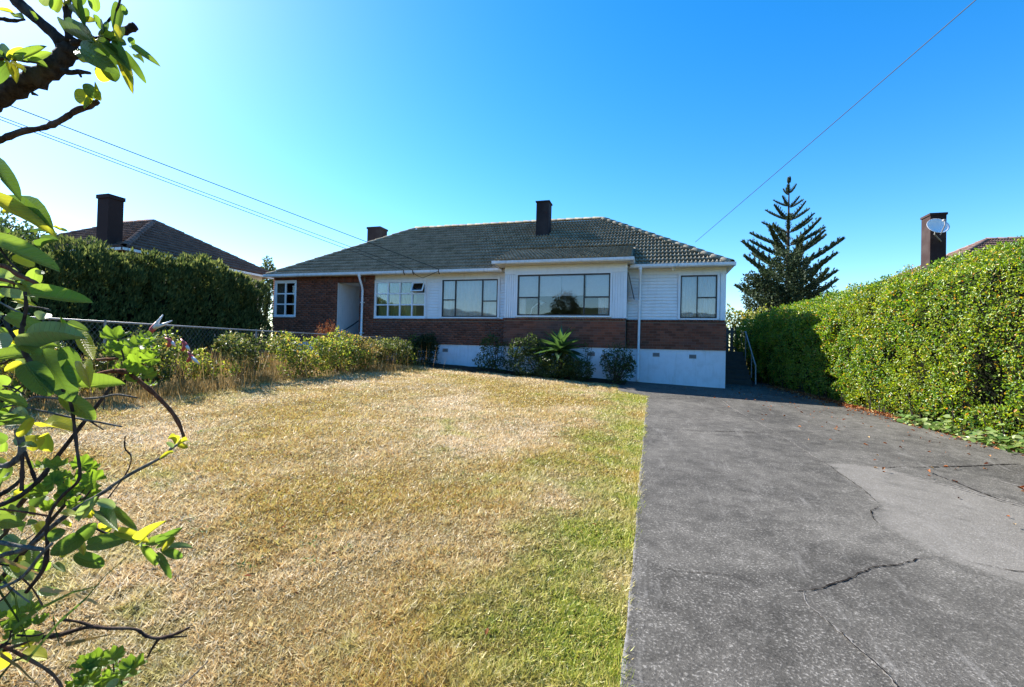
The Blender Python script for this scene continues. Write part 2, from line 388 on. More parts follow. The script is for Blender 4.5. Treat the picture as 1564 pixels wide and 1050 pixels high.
# ------------------------------------------------------------------ ground, driveway
def ground():
    xs = np.concatenate([-np.geomspace(1500, 18, 14), np.linspace(-16, 9, 101), np.geomspace(11, 1500, 14)])
    ys = np.concatenate([-np.geomspace(1500, 8, 14), np.linspace(-6, 22, 113), np.geomspace(24, 1500, 14)])
    X, Y = np.meshgrid(xs, ys); Z = ground_z(X, Y)
    P = np.stack([X.ravel(), Y.ravel(), Z.ravel()], 1)
    near = (np.abs(P[:, 0]) < 16) & (P[:, 1] > -6) & (P[:, 1] < 16)
    P[:, 2] += near*(vnoise(P*[1, 1, 0], .9, 3)-.5)*.05
        # keep the soil under the driveway
    dr = (P[:, 0] > -.3) & (P[:, 0] < 9) & (P[:, 1] < 23) & (P[:, 1] > -7); P[:, 2] -= dr*.10
    nx, ny = len(xs), len(ys); i = np.arange(ny-1)[:, None]*nx + np.arange(nx-1)[None]; i = i.ravel()
    o = link('ground', fast_mesh('ground', P, np.stack([i, i+1, i+1+nx, i+nx], 1), True), M['lawn'], kind='structure')
    return o
ground()
def hill():
    a = np.linspace(R(95), R(265), 120); rr = np.array([90, 120, 150, 190, 240, 300]); hh = np.array([-1, 6, 13, 20, 25, 24]); V = []
    for j, r in enumerate(rr):
        for t in a: V.append((math.sin(t)*r, math.cos(t)*r, hh[j]))
    V = np.array(V); V[:, 2] *= .7+.6*vnoise(V*[1, 1, 0], .022, 5); V[:, 2] += (vnoise(V*[1, 1, 0], .15, 6)-.5)*3
    k = len(a); i = (np.arange(len(rr)-1)[:, None]*k+np.arange(k-1)[None]).ravel()
    t = NT('wooded_hill'); n = t.noise(.25, 5, .7); t.col(t.ramp(n, [(.35, (.018, .03, .014)), (.7, (.05, .065, .03))])); t.rough(.95); t.spec(.05)
    link('hill', fast_mesh('hill', V, np.stack([i, i+1, i+1+k, i+k], 1)), t.m, kind='structure')
hill()
def hedge_x(y): return 7.5 - .2*y
def drive_left(y): return -.10 + .004*math.sin(y*2.1) + .004*math.sin(y*9.7+1) - (max(0, y-12.7)*.95 if y < 13.5 else .76 + (y-13.5)*.1)
def driveway():
    ys = np.concatenate([np.linspace(-3, 16, 153), np.linspace(16.6, 26, 16)]); nx = 84; V = []
    for y in ys:
        a = drive_left(y); b = hedge_x(min(y, 21)) + .9
        for k in range(nx):
            x = a + (b-a)*k/(nx-1); V.append((x, y, float(ground_z(x, y)) + .022))
    V = np.array(V); V[:, 2] += (vnoise(V*[1, 1, 0], .7, 9)-.5)*.015
    n = len(V); i = (np.arange(len(ys)-1)[:, None]*nx + np.arange(nx-1)[None]).ravel(); Fc = np.stack([i, i+1, i+1+nx, i+nx], 1)
    # lip down the lawn side
    j = np.arange(len(ys))*nx; m_ = len(ys); lip = V[j] - [0.0, 0, .16]; V2 = np.concatenate([V, V[j], lip]); k = np.arange(m_-1)
    Fc = np.concatenate([Fc, np.stack([n+k, n+k+1, n+m_+k+1, n+m_+k], 1)])
    me = fast_mesh('driveway', V2, Fc, True)
    # paler worn slab right of the long joint, as a per-vertex amount
    pg = np.array([(2.22, 7.15), (2.85, 7.25), (3.45, 6.5), (3.95, 5.7), (4.3, 4.4), (3.0, 4.0), (2.5, 4.0), (2.12, 4.4), (1.93, 4.95), (2.2, 5.5), (2.26, 6.3)])
    inside = np.zeros(len(V2), bool); dist = np.full(len(V2), 9.)
    for (x1, y1), (x2, y2) in zip(pg, np.roll(pg, -1, 0)):
        c = ((y1 > V2[:, 1]) != (y2 > V2[:, 1])) & (V2[:, 0] < (x2-x1)*(V2[:, 1]-y1)/(y2-y1+1e-9)+x1); inside ^= c
        tt = np.clip(((V2[:, 0]-x1)*(x2-x1)+(V2[:, 1]-y1)*(y2-y1))/((x2-x1)**2+(y2-y1)**2), 0, 1); dist = np.minimum(dist, np.hypot(V2[:, 0]-x1-tt*(x2-x1), V2[:, 1]-y1-tt*(y2-y1)))
    at_ = me.attributes.new('pale', 'FLOAT', 'POINT'); at_.data.foreach_set('value', np.clip(.5+np.where(inside, 1, -1)*dist*2.0, 0, 1).astype(np.float32))
    return link('driveway', me, M['drive'], kind='structure')
DRV = driveway()
def drive_z(x, y):
    return float(ground_z(x, y)) + .022 + float((vnoise(np.array([[x, y, 0]]), .7, 9)[0]-.5)*.015)
def ribbon(name, pts, w, mat, lift, jit=.35, seed=1, wander=.7):
    r = random.Random(seed); P = []
    for (a, b) in zip(pts[:-1], pts[1:]):
        L = math.hypot(b[0]-a[0], b[1]-a[1]); n = max(2, int(L/.022))
        for k in range(n): P.append((a[0]+(b[0]-a[0])*k/n, a[1]+(b[1]-a[1])*k/n))
    P.append(pts[-1]); V = []; Fc = []
    off = 0
    for i, (x, y) in enumerate(P):
        q = P[min(i+1, len(P)-1)]; p = P[max(i-1, 0)]; d = Vector((q[0]-p[0], q[1]-p[1])).normalized(); nn = Vector((-d.y, d.x))
        off = off*.86 + r.uniform(-1, 1)*.007*wander/.7; ww = w*max(.12, 1+1.6*r.uniform(-jit, jit))*min(1, .15+i*.06, .15+(len(P)-1-i)*.06)
        cx, cy = x+nn.x*off, y+nn.y*off
        for s in (-.5, .5): X, Y = cx+nn.x*ww*s, cy+nn.y*ww*s; V.append((X, Y, drive_z(X, Y)+lift))
        if i: Fc.append((2*i-2, 2*i-1, 2*i+1, 2*i))
    return link(name, fast_mesh(name, np.array(V), np.array(Fc)), mat, DRV)
ribbon('crack', [(.77, 3.37), (.95, 3.4), (1.25, 3.64), (1.56, 3.96), (1.91, 4.23), (2.17, 4.38)], .008, M['crack'], .005, .5, 2)
ribbon('crack', [(2.22, 5.53), (2.02, 5.3), (1.96, 5.1), (1.93, 4.93)], .009, M['crack'], .005, .5, 3)
ribbon('crack', [(2.85, 7.2), (3.1, 7.35), (3.3, 7.48)], .014, M['crack'], .005, .5, 4)
ribbon('crack', [(3.3, 7.42), (3.8, 7.7), (4.4, 8.05), (5.0, 8.4)], .018, M['crack'], .005, .6, 5)
ribbon('seam', [(.95, 3.42), (.93, 3.25), (1.03, 2.97), (1.12, 2.67), (1.16, 2.3), (1.25, 1.8)], .010, M['seam'], .004, .7, 6)
ribbon('seam', [(2.1, 9.0), (2.13, 8.3), (2.2, 7.4), (2.22, 7.05)], .013, M['seam'], .004, .5, 7)
ribbon('seam', [(2.1, 9.0), (2.7, 9.5), (3.3, 10.0), (3.95, 10.5)], .013, M['seam'], .004, .5, 8)
ribbon('seam', [(2.9, 7.15), (3.3, 6.6), (3.75, 5.9), (4.1, 5.2)], .013, M['seam'], .009, .6, 9)
ribbon('crack', [(-.08, 8.42), (.7, 8.5), (1.4, 8.8), (2.1, 9.0)], .012, M['crack'], .005, .6, 10)
ribbon('seam', [(2.1, 9.0), (1.95, 10.2), (1.8, 11.6), (1.75, 13.2)], .013, M['seam'], .004, .7, 11)
ribbon('seam', [(3.2, 6.9), (3.6, 6.3), (4.0, 5.8)], .02, M['seam'], .004, .6, 40)
ribbon('seam', [(3.9, 7.4), (4.2, 7.0), (4.5, 6.7)], .02, M['seam'], .004, .6, 41)
ribbon('crack', [(2.17, 4.38), (2.5, 4.28), (3.0, 4.35), (3.4, 4.25)], .007, M['crack'], .005, .6, 42)
ribbon('crack', [(.77, 3.37), (.5, 3.45), (.2, 3.38), (-.08, 3.45)], .004, M['crack'], .005, .6, 43)
ribbon('crack', [(.93, 3.25), (1.03, 2.97), (1.12, 2.67), (1.16, 2.3)], .005, M['crack'], .009, .6, 44)
ribbon('crack', [(2.2, 7.4), (2.24, 6.4), (2.2, 5.55)], .006, M['crack'], .005, .6, 45)
ribbon('crack', [(3.4, 7.3), (3.5, 6.6), (3.62, 6.1)], .012, M['crack'], .009, .6, 12)

# ------------------------------------------------------------------ roofs
TW, TC = .25, .33
_tt = [0, .12, .19, .25, .31, .38, .5, .62, .69, .75, .81, .88, 1]
def tile_verts():
    prof = [(t-.5, (.046 if t in (.25, .75) else .034 if t in (.19, .31, .69, .81) else 0)) for t in _tt]
    k = len(prof); V = []
    for (y, z) in ((.06, .0), (0, .07), (TC+.05, .002)):
        for (x, h) in prof: V.append((x*TW, y, z + (h if z > 0 else h*.55)))
    Fc = []
    for r in range(2):
        for i in range(k-1): Fc.append((r*k+i, r*k+i+1, (r+1)*k+i+1, (r+1)*k+i))
    return np.array(V), np.array(Fc)
TV, TF = tile_verts()
_tilemesh = {}
def roof_face(roof, mat, O, u, v, length, lo, hi, budget=0, skip=None):
    """tiles on one roof plane: O eave origin, u along eave, v up the slope; lo/hi(s) bounds along u at slope distance s"""
    O, u, v = Vector(O), Vector(u).normalized(), Vector(v).normalized(); n = u.cross(v); n.normalize()
    if mat.name not in _tilemesh:
        me = fast_mesh('tile', TV, TF); me.materials.append(mat); _tilemesh[mat.name] = me
    cells = []
    for r in range(int(length/TC)+1):
        s = r*TC
        if s > length-.05: break
        a, b = lo(s), hi(s); k = math.floor(a/TW)-1
        while k*TW < b+TW:
            uc = k*TW; k += 1
            if uc+TW/2 <= a or uc-TW/2 >= b: continue
            p = O + u*uc + v*s
            if skip and skip(p): continue
            clip = (uc-TW/2 < lo(s+TC)) or (uc+TW/2 > hi(s+TC)) or s+TC+.05 > length
            cells.append((clip, (p-CAMP).length, uc, s))
    cells.sort(key=lambda c: (c[0], c[1]))
    rot = Matrix((u, v, n)).transposed().to_euler(); rr = random.Random(3); rest = []
    for i, (clip, d, uc, s) in enumerate(cells):
        if i < budget and not clip:
            p = O + u*uc + v*s + n*rr.uniform(0, .006)
            link('tile', _tilemesh[mat.name], None, roof, p, rot)
        else: rest.append((uc, s))
    VV, FF = [], []; un, vn, nn = np.array(u), np.array(v), np.array(n); o = np.array(O)
    for (uc, s) in rest:
        t = TV.copy(); U = t[:, 0]+uc; S = np.minimum(t[:, 1]+s, length)
        for q in range(len(U)): U[q] = min(max(U[q], lo(S[q])), hi(S[q]))
        VV.append(o + np.outer(U, un) + np.outer(S, vn) + np.outer(t[:, 2]+rr.uniform(0, .006), nn)); FF.append(TF + len(VV)*len(TV) - len(TV))
    if VV:
        loc = wloc(roof); me = fast_mesh('tile_field', np.concatenate(VV)-np.array(loc), np.concatenate(FF))
        link('tile_field', me, mat, roof, loc, kind='stuff')
def ridge_caps(roof, mat, a, b, r=.13, L=.42):
    a, b = Vector(a), Vector(b); d = (b-a); n = max(1, int(d.length/(L*.92))); st = d/n; t = d.normalized()
    side = t.cross(Vector((0, 0, 1))).normalized(); up = side.cross(t)
    key = (mat.name, round(L, 2), round(r, 2))
    if key not in _tilemesh:
        V = []; Fc = []; k = 9
        for (y, rr, dz) in ((-.02, r*.93, .0), (-.02, r*1.06, .0), (L, r*.9, -.01)):
            for i in range(k): th = math.pi*i/(k-1); V.append((math.cos(th)*rr, y, math.sin(th)*rr*.75+dz))
        for q in range(2):
            for i in range(k-1): Fc.append((q*k+i, q*k+i+1, (q+1)*k+i+1, (q+1)*k+i))
        me = fast_mesh('ridge_cap', np.array(V), np.array(Fc), True); me.materials.append(mat); _tilemesh[key] = me
    for i in range(n):
        rot = Matrix((side, t, up)).transposed().to_euler(); rot.z += random.uniform(-.012, .012)
        link('ridge_cap', _tilemesh[key], None, roof, a+st*i+up*random.uniform(.0, .012), rot)

def chimney(parent, name, x0, x1, y0, y1, z0, z1, mat, band=.12):
    m = MB(); m.box(x0, x1, y0, y1, z0, z1-band)
    c = m.build(name, mat, parent)
    MB().box(x0-.035, x1+.035, y0-.035, y1+.035, z1-band+.002, z1).build('chimney_cap', mat, c)
    MB().tube([((x0+x1)/2, (y0+y1)/2, z1), ((x0+x1)/2, (y0+y1)/2, z1+.05)], .13, 12).build('flue', mat, c)
    return c

# ------------------------------------------------------------------ main house
HX0, HX1, HY0, HY1 = -15.42, 2.26, 16.30, 24.6
EX0, EX1, EY0, EY1 = -15.5, 2.33, 15.98, 24.92
EZ, RZ, RY = 4.45, 7.30, 20.45
ZB, ZT, ZS = 1.735, 2.70, 4.40          # foot of brick, top of brick, soffit
house = thing('brick_house', 'long single storey duplex house of brick and white weatherboard under a grey tiled hip roof', 'house', (-6.6, 20.6, .6))

def wall_grid(m, x0, x1, z0, z1, holes, yf, th):
    xs = sorted({x0, x1, *[min(max(h[i], x0), x1) for h in holes for i in (0, 1)]}); zs = sorted({z0, z1, *[min(max(h[i], z0), z1) for h in holes for i in (2, 3)]})
    for a, b in zip(xs[:-1], xs[1:]):
        for c, d in zip(zs[:-1], zs[1:]):
            cx, cz = (a+b)/2, (c+d)/2
            if any(h[0] < cx < h[1] and h[2] < cz < h[3] for h in holes): continue
            m.box(a, b, yf, yf+th, c, d)
BX0, BX1, BY = -4.95, -.82, 15.60        # bay
W_R = (.87, 1.98, 2.76, 4.16); W_M = (-7.63, -5.42, 2.77, 4.17); W_4 = (-10.52, -8.31, 2.75, 4.16); W_C = (-15.32, -14.28, 2.78, 4.22)
W_B = (-4.47, -1.33, 2.78, 4.18); DOOR = (-12.24, -11.2, 1.9, 4.14)
# foundation
m = MB(); m.box(HX0+.02, HX1, 16.285, 16.5, -.3, ZB); m.box(HX1-.2, HX1-.001, 16.5, HY1, -.3, ZB); m.box(HX0+.02, HX0+.2, 16.5, HY1, -.3, ZB)
m.box(BX0+.02, BX1-.02, BY+.03, 16.284, -.3, ZB)
found = m.build('foundation_wall', M['plaster'], house)
# timber framed upper wall, sides, back, ceiling and floor
m = MB(); holes = [W_R, W_M, W_4, (BX0+.1, BX1-.1, 2.6, 4.3)]
wall_grid(m, -10.54, HX1-.03, ZT, ZS+.06, holes, 16.345, .1)
m.box(HX1-.13, HX1-.031, 16.446, HY1, ZT, ZS+.06)
m.box(BX0+.02, BX0+.1, BY+.1, 16.344, ZT, ZS+.1); m.box(BX1-.1, BX1-.02, BY+.1, 16.344, ZT, ZS+.1)
wall_grid(m, BX0+.02, BX1-.02, ZT, ZS+.1, [W_B], BY+.045, .1)
timber = m.build('timber_wall', M['white'], house)
m = MB(); m.box(HX0+.1, HX1-.2, 16.6, HY1, ZB-.1, ZB-.02); m.box(HX0+.1, HX1-.2, 16.5, HY1, ZS+.02, ZS+.055)
m.box(BX0+.1, BX1-.1, BY+.2, 16.59, ZB-.1, ZB-.02); m.box(BX0+.1, BX1-.1, BY+.2, 16.49, ZS+.02, ZS+.055)
for x in (-13.4, -10.56, -8.0, -5.15, -.7): m.box(x-.05, x+.05, 17.9, 20.4, ZB, ZS+.02)
m.box(HX0+.1, HX1-.2, 20.4, 20.5, ZB, ZS+.02)
inner = m.build('inner_wall', M['room'], house)
MB().box(HX0, HX1, HY1, HY1+.1, -.3, ZS+.06).build('rear_wall', M['white'], house)
# brick walls: recessed mortar with each brick proud
m = MB(); yb = 16.262
m.box(-.805, HX1-.012, yb, 16.344, ZB+.002, ZT-.07)                                           # right of the bay
m.box(HX1-.16, HX1-.012, 16.3445, HY1, ZB+.002, ZT-.03)
m.box(BX0+.012, BX1-.012, BY+.012, BY+.1, ZB+.002, ZT-.07); m.box(BX1-.1, BX1-.012, BY+.101, 16.26, ZB+.002, ZT-.03); m.box(BX0+.012, BX0+.1, BY+.101, 16.26, ZB+.002, ZT-.03)
m.box(-10.54, BX0+.011, yb, 16.344, ZB+.002, ZT-.07)                                         # left of the bay
wall_grid(m, HX0+.012, -10.541, ZB+.002, ZS+.06, [W_C, (DOOR[0], DOOR[1], 0, DOOR[3])], yb, .2)
m.box(HX0+.012, HX0+.2, 16.47, HY1, ZB+.002, ZS+.06)
brickw = m.build('brick_wall', M['mortar'], house)
BL, BH, BD = .23, .0765, .09; BCH = (ZT-.07-ZB)/10.5
BCH = .0862
_bm = {}
def brick_mesh(L, H):
    k = (round(L, 3), round(H, 3))
    if k not in _bm:
        me = MB().hexa([(-L/2, 0, -H/2), (L/2, 0, -H/2), (L/2, .03, -H/2), (-L/2, .03, -H/2), (-L/2, 0, H/2), (L/2, 0, H/2), (L/2, .03, H/2), (-L/2, .03, H/2)]).mesh('brick')
        me.materials.append(M['brick']); _bm[k] = me
    return _bm[k]
cells = []
def lay(x0, x1, z0, z1, y, holes=()):
    r = 0; z = z0
    while z+BH <= z1+.02:
        x = x0 - (.12 if r % 2 else 0)
        while x < x1-.02:
            a, b = max(x, x0), min(x+BL, x1); x += BL+.01
            segs = [(a, b)]
            for h in holes:
                if h[2] < z+BH/2 < h[3]:
                    segs = [q for (p0, p1) in segs for q in ((p0, min(p1, h[0])), (max(p0, h[1]), p1)) if q[1]-q[0] > .025]
            for (a2, b2) in segs:
                if b2-a2 > .025: cells.append(((a2+b2)/2, y, z+BH/2, b2-a2, BH))
        z += BCH; r += 1
lay(-.80, HX1, ZB+.004, ZT-.07, yb-.014)
lay(BX0, BX1, ZB+.004, ZT-.07, BY-.002)
lay(-10.54, BX0, ZB+.004, ZT-.07, yb-.014)
SOLD = (DOOR[0]-.25, DOOR[1]+.25, DOOR[3]+.01, DOOR[3]+.225)
lay(HX0, -10.55, ZB+.004, ZS+.02, yb-.014, [W_C, (DOOR[0], DOOR[1], 0, DOOR[3]), SOLD])
x = SOLD[0]+.04
while x < SOLD[1]-.03: cells.append((x, yb-.014, DOOR[3]+.117, .0765, .215)); x += .0865
# sill course laid on edge along the top of the brick
def sill(x0, x1, y):
    x = x0+.04
    while x < x1-.03: cells.append((x, y-.03, ZT-.034, .0765, .062)); x += .0862
sill(-.80, HX1, yb-.014); sill(BX0-.02, BX1+.02, BY-.002); sill(-10.54, BX0-.03, yb-.014)
cells.sort(key=lambda c: (Vector(c[:3])-CAMP).length - (100 if c[3] > .15 else 0))
VV = []; FF = []; B0 = np.array([(-.5, 0, -.5), (.5, 0, -.5), (.5, 1, -.5), (-.5, 1, -.5), (-.5, 0, .5), (.5, 0, .5), (.5, 1, .5), (-.5, 1, .5)])
BF = np.array([(0, 3, 2, 1), (4, 5, 6, 7), (0, 1, 5, 4), (1, 2, 6, 5), (2, 3, 7, 6), (3, 0, 4, 7)])
for i, (x, y, z, L, H) in enumerate(cells):
    dy = random.uniform(-.003, .003)
    if i < 300: link('brick', brick_mesh(L, H), None, brickw, (x, y+dy, z))
    else:
        FF.append(BF+8*len(VV)); VV.append(B0*[L, .03, H] + [x, y+dy, z])
loc = wloc(brickw); link('brick_field', fast_mesh('brick_field', np.concatenate(VV)-np.array(loc), np.concatenate(FF)), M['brick'], brickw, loc, kind='stuff')
# weatherboards
def boards(x0, x1, z0, z1, y, pitch=.107):
    z = z0
    while z < z1-.02:
        h = min(pitch, z1-z); b = (z-z0)*0
        L = x1-x0; mm = MB().prism([(0, 0), (-.012, .0), (-.034, .006), (-.026, h-.026), (-.003, h-.020), (-.003, h+.004), (0, h+.004)], (-L/2, 0, 0), (L/2, 0, 0), (0, 1, 0), (0, 0, 1))
        link('weatherboard', mm.mesh('weatherboard'), M['white'], timber, ((x0+x1)/2, y+random.uniform(-.002, .001), z)); z += pitch
boards(-.80, .775, ZT+.004, 4.20, 16.344); boards(-8.20, -7.73, ZT+.004, 4.20, 16.344); boards(-5.33, -4.96, ZT+.004, 4.20, 16.344)
# trim: frieze, corner board, pilaster strips of the bay
m = MB(); m.box(-.80, HX1-.02, 16.315, 16.343, 4.215, ZS-.002); m.box(2.08, HX1-.018, 16.313, 16.343, ZT+.003, 4.213)
m.box(-10.54, -4.97, 16.315, 16.343, 4.235, ZS-.002); m.box(BX0, BX1, BY+.016, BY+.044, 4.215, ZS+.09)
m.box(BX1-.019, BX1+.012, BY+.02, 16.3, ZT+.003, ZS+.09)
m.build('frieze_board', M['white'], house)
for (a, b) in ((BX0+.01, W_B[0]-.07), (W_B[1]+.07, BX1-.01)):
    w = (b-a)/5
    for k in range(5):
        mm = MB().box(-w/2+.008, w/2-.008, 0, .03, 0, 4.205-ZT-.006)
        link('pilaster_board', mm.mesh('pilaster_board'), M['white'], timber, (a+w*(k+.5), BY+.014, ZT+.004))
# soffit, fascia and gutters
m = MB(); m.poly([(EX0, EY0+.02, ZS), (EX1, EY0+.02, ZS), (EX1, EY1, ZS), (EX0, EY1, ZS)]); m.poly([(BX0-.22, 15.29, ZS+.1), (BX1+.12, 15.29, ZS+.1), (BX1+.12, 16.3, ZS+.1), (BX0-.22, 16.3, ZS+.1)])
m.build('soffit', M['soffit'], house)
GP = [(0, 0), (-.10, 0), (-.125, .03), (-.125, .11), (-.105, .115), (-.105, .06), (-.02, .04), (-.02, .115), (0, .115)]
def gutter(name, a, b, out):
    out = Vector(out); MB().prism([(-u, v) for u, v in GP], a, b, out, (0, 0, 1)).build(name, M['gutter'], house)
m = MB(); m.box(EX0, EX1, EY0+.0, EY0+.025, ZS-.01, EZ+.02); m.box(EX1-.025, EX1, EY0+.026, EY1, ZS-.01, EZ+.02); m.box(BX0-.22, BX1+.12, 15.295, 15.32, ZS+.085, ZS+.2)
m.box(BX1+.095, BX1+.12, 15.321, EY0-.001, ZS+.085, ZS+.2); m.box(BX0-.22, BX0-.195, 15.321, EY0-.001, ZS+.085, ZS+.2)
m.build('fascia_board', M['soffit'], house)
gutter('gutter', (EX0-.12, EY0-.002, EZ-.075), (BX0-.2, EY0-.002, EZ-.075), (0, -1, 0))
gutter('gutter', (BX1+.1, EY0-.002, EZ-.075), (EX1+.12, EY0-.002, EZ-.075), (0, -1, 0))
gutter('gutter', (EX1+.002, EY0-.12, EZ-.075), (EX1+.002, EY1, EZ-.075), (1, 0, 0))
gutter('gutter', (BX0-.34, 15.293, ZS+.1), (BX1+.24, 15.293, ZS+.1), (0, -1, 0))
gutter('gutter', (BX1+.122, 15.18, ZS+.1), (BX1+.122, EY0-.02, ZS+.1), (1, 0, 0))
gutter('gutter', (BX0-.222, 15.18, ZS+.1), (BX0-.222, EY0-.02, ZS+.1), (-1, 0, 0))
# downpipes
def downpipe(x, zt, zb, y0=15.91):
    d = MB().tube([(x, y0, zt), (x, y0, zt-.12), (x-.01, 16.12, zt-.45), (x-.01, 16.17, zt-.6), (x-.02, 16.17, zb+.12), (x-.04, 16.08, zb+.02)], .042, 10).build('downpipe', M['white'], house, smooth=True)
    for z in (zt-1.1, zb+.9): MB().box(x-.075, x+.055, 16.12, 16.245, z, z+.03).build('pipe_clip', M['white'], d)
    MB().tube([(x, y0, zt-.02), (x, y0, zt-.1)], .062, 10).build('outlet', M['white'], d)
downpipe(-.40, 4.41, .66); downpipe(-11.0, 4.41, 1.2)
MB().tube([(.62, 16.13, ZS-.005), (.62, 16.13, ZS-.09)], [.07, .04], 10).build('eave_light', M['white'], house)
# roof
tanp = (RZ-EZ)/(RY-EY0); SL = math.hypot(RZ-EZ, RY-EY0); cs = (RY-EY0)/SL
rx0, rx1 = EX0+(RY-EY0), EX1-(RY-EY0)
m = MB(); d = .012
A_, B_, C_, D_ = (EX0, EY0, EZ-d), (EX1, EY0, EZ-d), (EX1, EY1, EZ-d), (EX0, EY1, EZ-d); E_, F_ = (rx0, RY, RZ-d), (rx1, RY, RZ-d)
m.poly([A_, B_, F_, E_]); m.poly([B_, C_, F_]); m.poly([C_, D_, E_, F_]); m.poly([D_, A_, E_])
BYT = 17.4; bz0 = ZS+.20; bz1 = EZ+(BYT-EY0)*tanp+.02; bx0, bx1 = BX0-.24, BX1+.14
m.poly([(bx0, 15.24, bz0-.01), (bx1, 15.24, bz0-.01), (bx1, BYT, bz1-.01), (bx0, BYT, bz1-.01)])
m.poly([(bx0, 15.24, bz0-.012), (bx0, BYT, bz1-.012), (bx0, EY0, EZ-.02)]); m.poly([(bx1, 15.24, bz0-.012), (bx1, EY0, EZ-.02), (bx1, BYT, bz1-.012)])
roof = m.build('roof', M['tile'], house)
lo = lambda s: EX0+s*cs; hi = lambda s: EX1-s*cs
roof_face(roof, M['tile'], (0, EY0-.06, EZ-.06*tanp), (1, 0, 0), (0, cs, (RZ-EZ)/SL), SL, lo, hi, 300, skip=lambda p: bx0 < p.x < bx1 and p.y < BYT-.05)
bs = math.hypot(bz1-bz0, BYT-15.24)
roof_face(roof, M['tile'], (0, 15.18, bz0-.01), (1, 0, 0), (0, (BYT-15.24)/bs, (bz1-bz0)/bs), bs+.06, lambda s: bx0, lambda s: bx1)
roof_face(roof, M['tile'], (EX1+.06, 0, EZ-.06*tanp), (0, 1, 0), (-cs, 0, (RZ-EZ)/SL), SL, lambda s: EY0+s*cs, lambda s: EY1-s*cs)
for (a, b) in (((EX0, EY0, EZ+.03), (rx0, RY, RZ+.03)), ((EX1, EY0, EZ+.03), (rx1, RY, RZ+.03)), ((rx0, RY, RZ+.03), (rx1, RY, RZ+.03))): ridge_caps(roof, M['tile'], a, b)
chimney(house, 'chimney', -4.66, -4.14, 18.78, 19.35, 5.8, 7.74, M['chimney'], .05)
chimney(house, 'chimney', -14.45, -13.7, 21.5, 22.2, 4.6, 7.86, M['chimney'], .1)

# windows
def window(x0, x1, z0, z1, y, cols, mat, fw=.05, trim=.07, trimmat=None, open_pane=None):
    """cols: list of (left fraction, right fraction, [row split fractions]) ; y is the outer face"""
    m = MB(); y1 = y+.07
    m.box(x0, x1, y, y1, z0, z0+fw); m.box(x0, x1, y, y1, z1-fw, z1); m.box(x0, x0+fw, y, y1, z0+fw, z1-fw); m.box(x1-fw, x1, y, y1, z0+fw, z1-fw)
    fr = m.build('window', mat, house)
    ix0, ix1, iz0, iz1 = x0+fw, x1-fw, z0+fw, z1-fw; w = ix1-ix0; h = iz1-iz0; bw = fw*.45
    for ci, (a, b, rows) in enumerate(cols):
        ca, cb = ix0+w*a, ix0+w*b
        if ci: MB().box(ca-bw, ca+bw, y-.006, y1-.004, iz0, iz1).build('mullion', mat, fr)
        la = ca+(bw if ci else 0); lb = cb-(bw if ci < len(cols)-1 else 0)
        zs = [0]+rows+[1]
        for r in range(len(zs)-1):
            za = iz0+h*zs[r]+(bw if r else 0); zb = iz0+h*zs[r+1]-(bw if r < len(zs)-2 else 0)
            if r: MB().box(la, lb, y-.003, y1-.006, iz0+h*zs[r]-bw, iz0+h*zs[r]+bw).build('transom', mat, fr)
            if open_pane == (ci, r):
                ang = R(27); H = zb-za; W2 = (lb-la)/2; mm = MB(); t = .04
                mm.box(-W2, W2, 0, .035, -H, -H+t); mm.box(-W2, W2, 0, .035, -t, 0); mm.box(-W2, -W2+t, 0, .035, -H+t, -t); mm.box(W2-t, W2, 0, .035, -H+t, -t)
                s = link('open_sash', mm.mesh('open_sash'), mat, fr, ((la+lb)/2, y-.01, zb), (-ang, 0, 0))
                g = link('pane', MB().box(-W2+t, W2-t, .014, .02, -H+t, -t).mesh('pane'), M['glass'], fr, ((la+lb)/2, y-.01, zb), (-ang, 0, 0))
            else:
                MB().box(la, lb, y+.035, y+.04, za, zb).build('pane', M['glass'], fr)
    if trimmat:
        t = MB(); t.box(x0-trim, x1+trim, y-.012, y+.02, z1+.001, z1+.06); t.box(x0-trim, x0-.001, y-.012, y+.02, z0-.045, z1); t.box(x1+.001, x1+trim, y-.012, y+.02, z0-.045, z1)
        t.build('window_trim', trimmat, fr); MB().box(x0+.0, x1-.0, y-.05, y+.02, z0-.05, z0-.002).build('window_sill', trimmat, fr)
    return fr
window(*W_R, 16.30, [(0, .46, []), (.46, 1, [.48])], M['dark_frame'], .04, .075, M['white'])
window(*W_M, 16.30, [(0, .235, [.46]), (.235, .74, []), (.74, 1, [.42])], M['dark_frame'], .04, .085, M['white'])
window(*W_B, BY, [(0, .232, [.44]), (.232, .737, []), (.737, 1, [.44])], M['dark_frame'], .045, .065, M['white'])
window(*W_4, 16.29, [(k/4, (k+1)/4, [.335, .67]) for k in range(4)], M['white'], .055, .02, M['white'], open_pane=(3, 2))
window(*W_C, 16.255, [(0, .5, [.333, .667]), (.5, 1, [.333, .667])], M['white'], .06, .04, M['white'])
# side window of the bay, its sash hinged out
sw = MB().box(BX1-.02, BX1+.016, 15.72, 16.2, 3.35, 4.2).build('window', M['white'], house)
link('open_sash', MB().box(0, .03, -.24, .24, -.86, 0).mesh('open_sash'), M['dark_frame'], sw, (BX1+.03, 15.96, 4.2), (0, -R(13), 0))

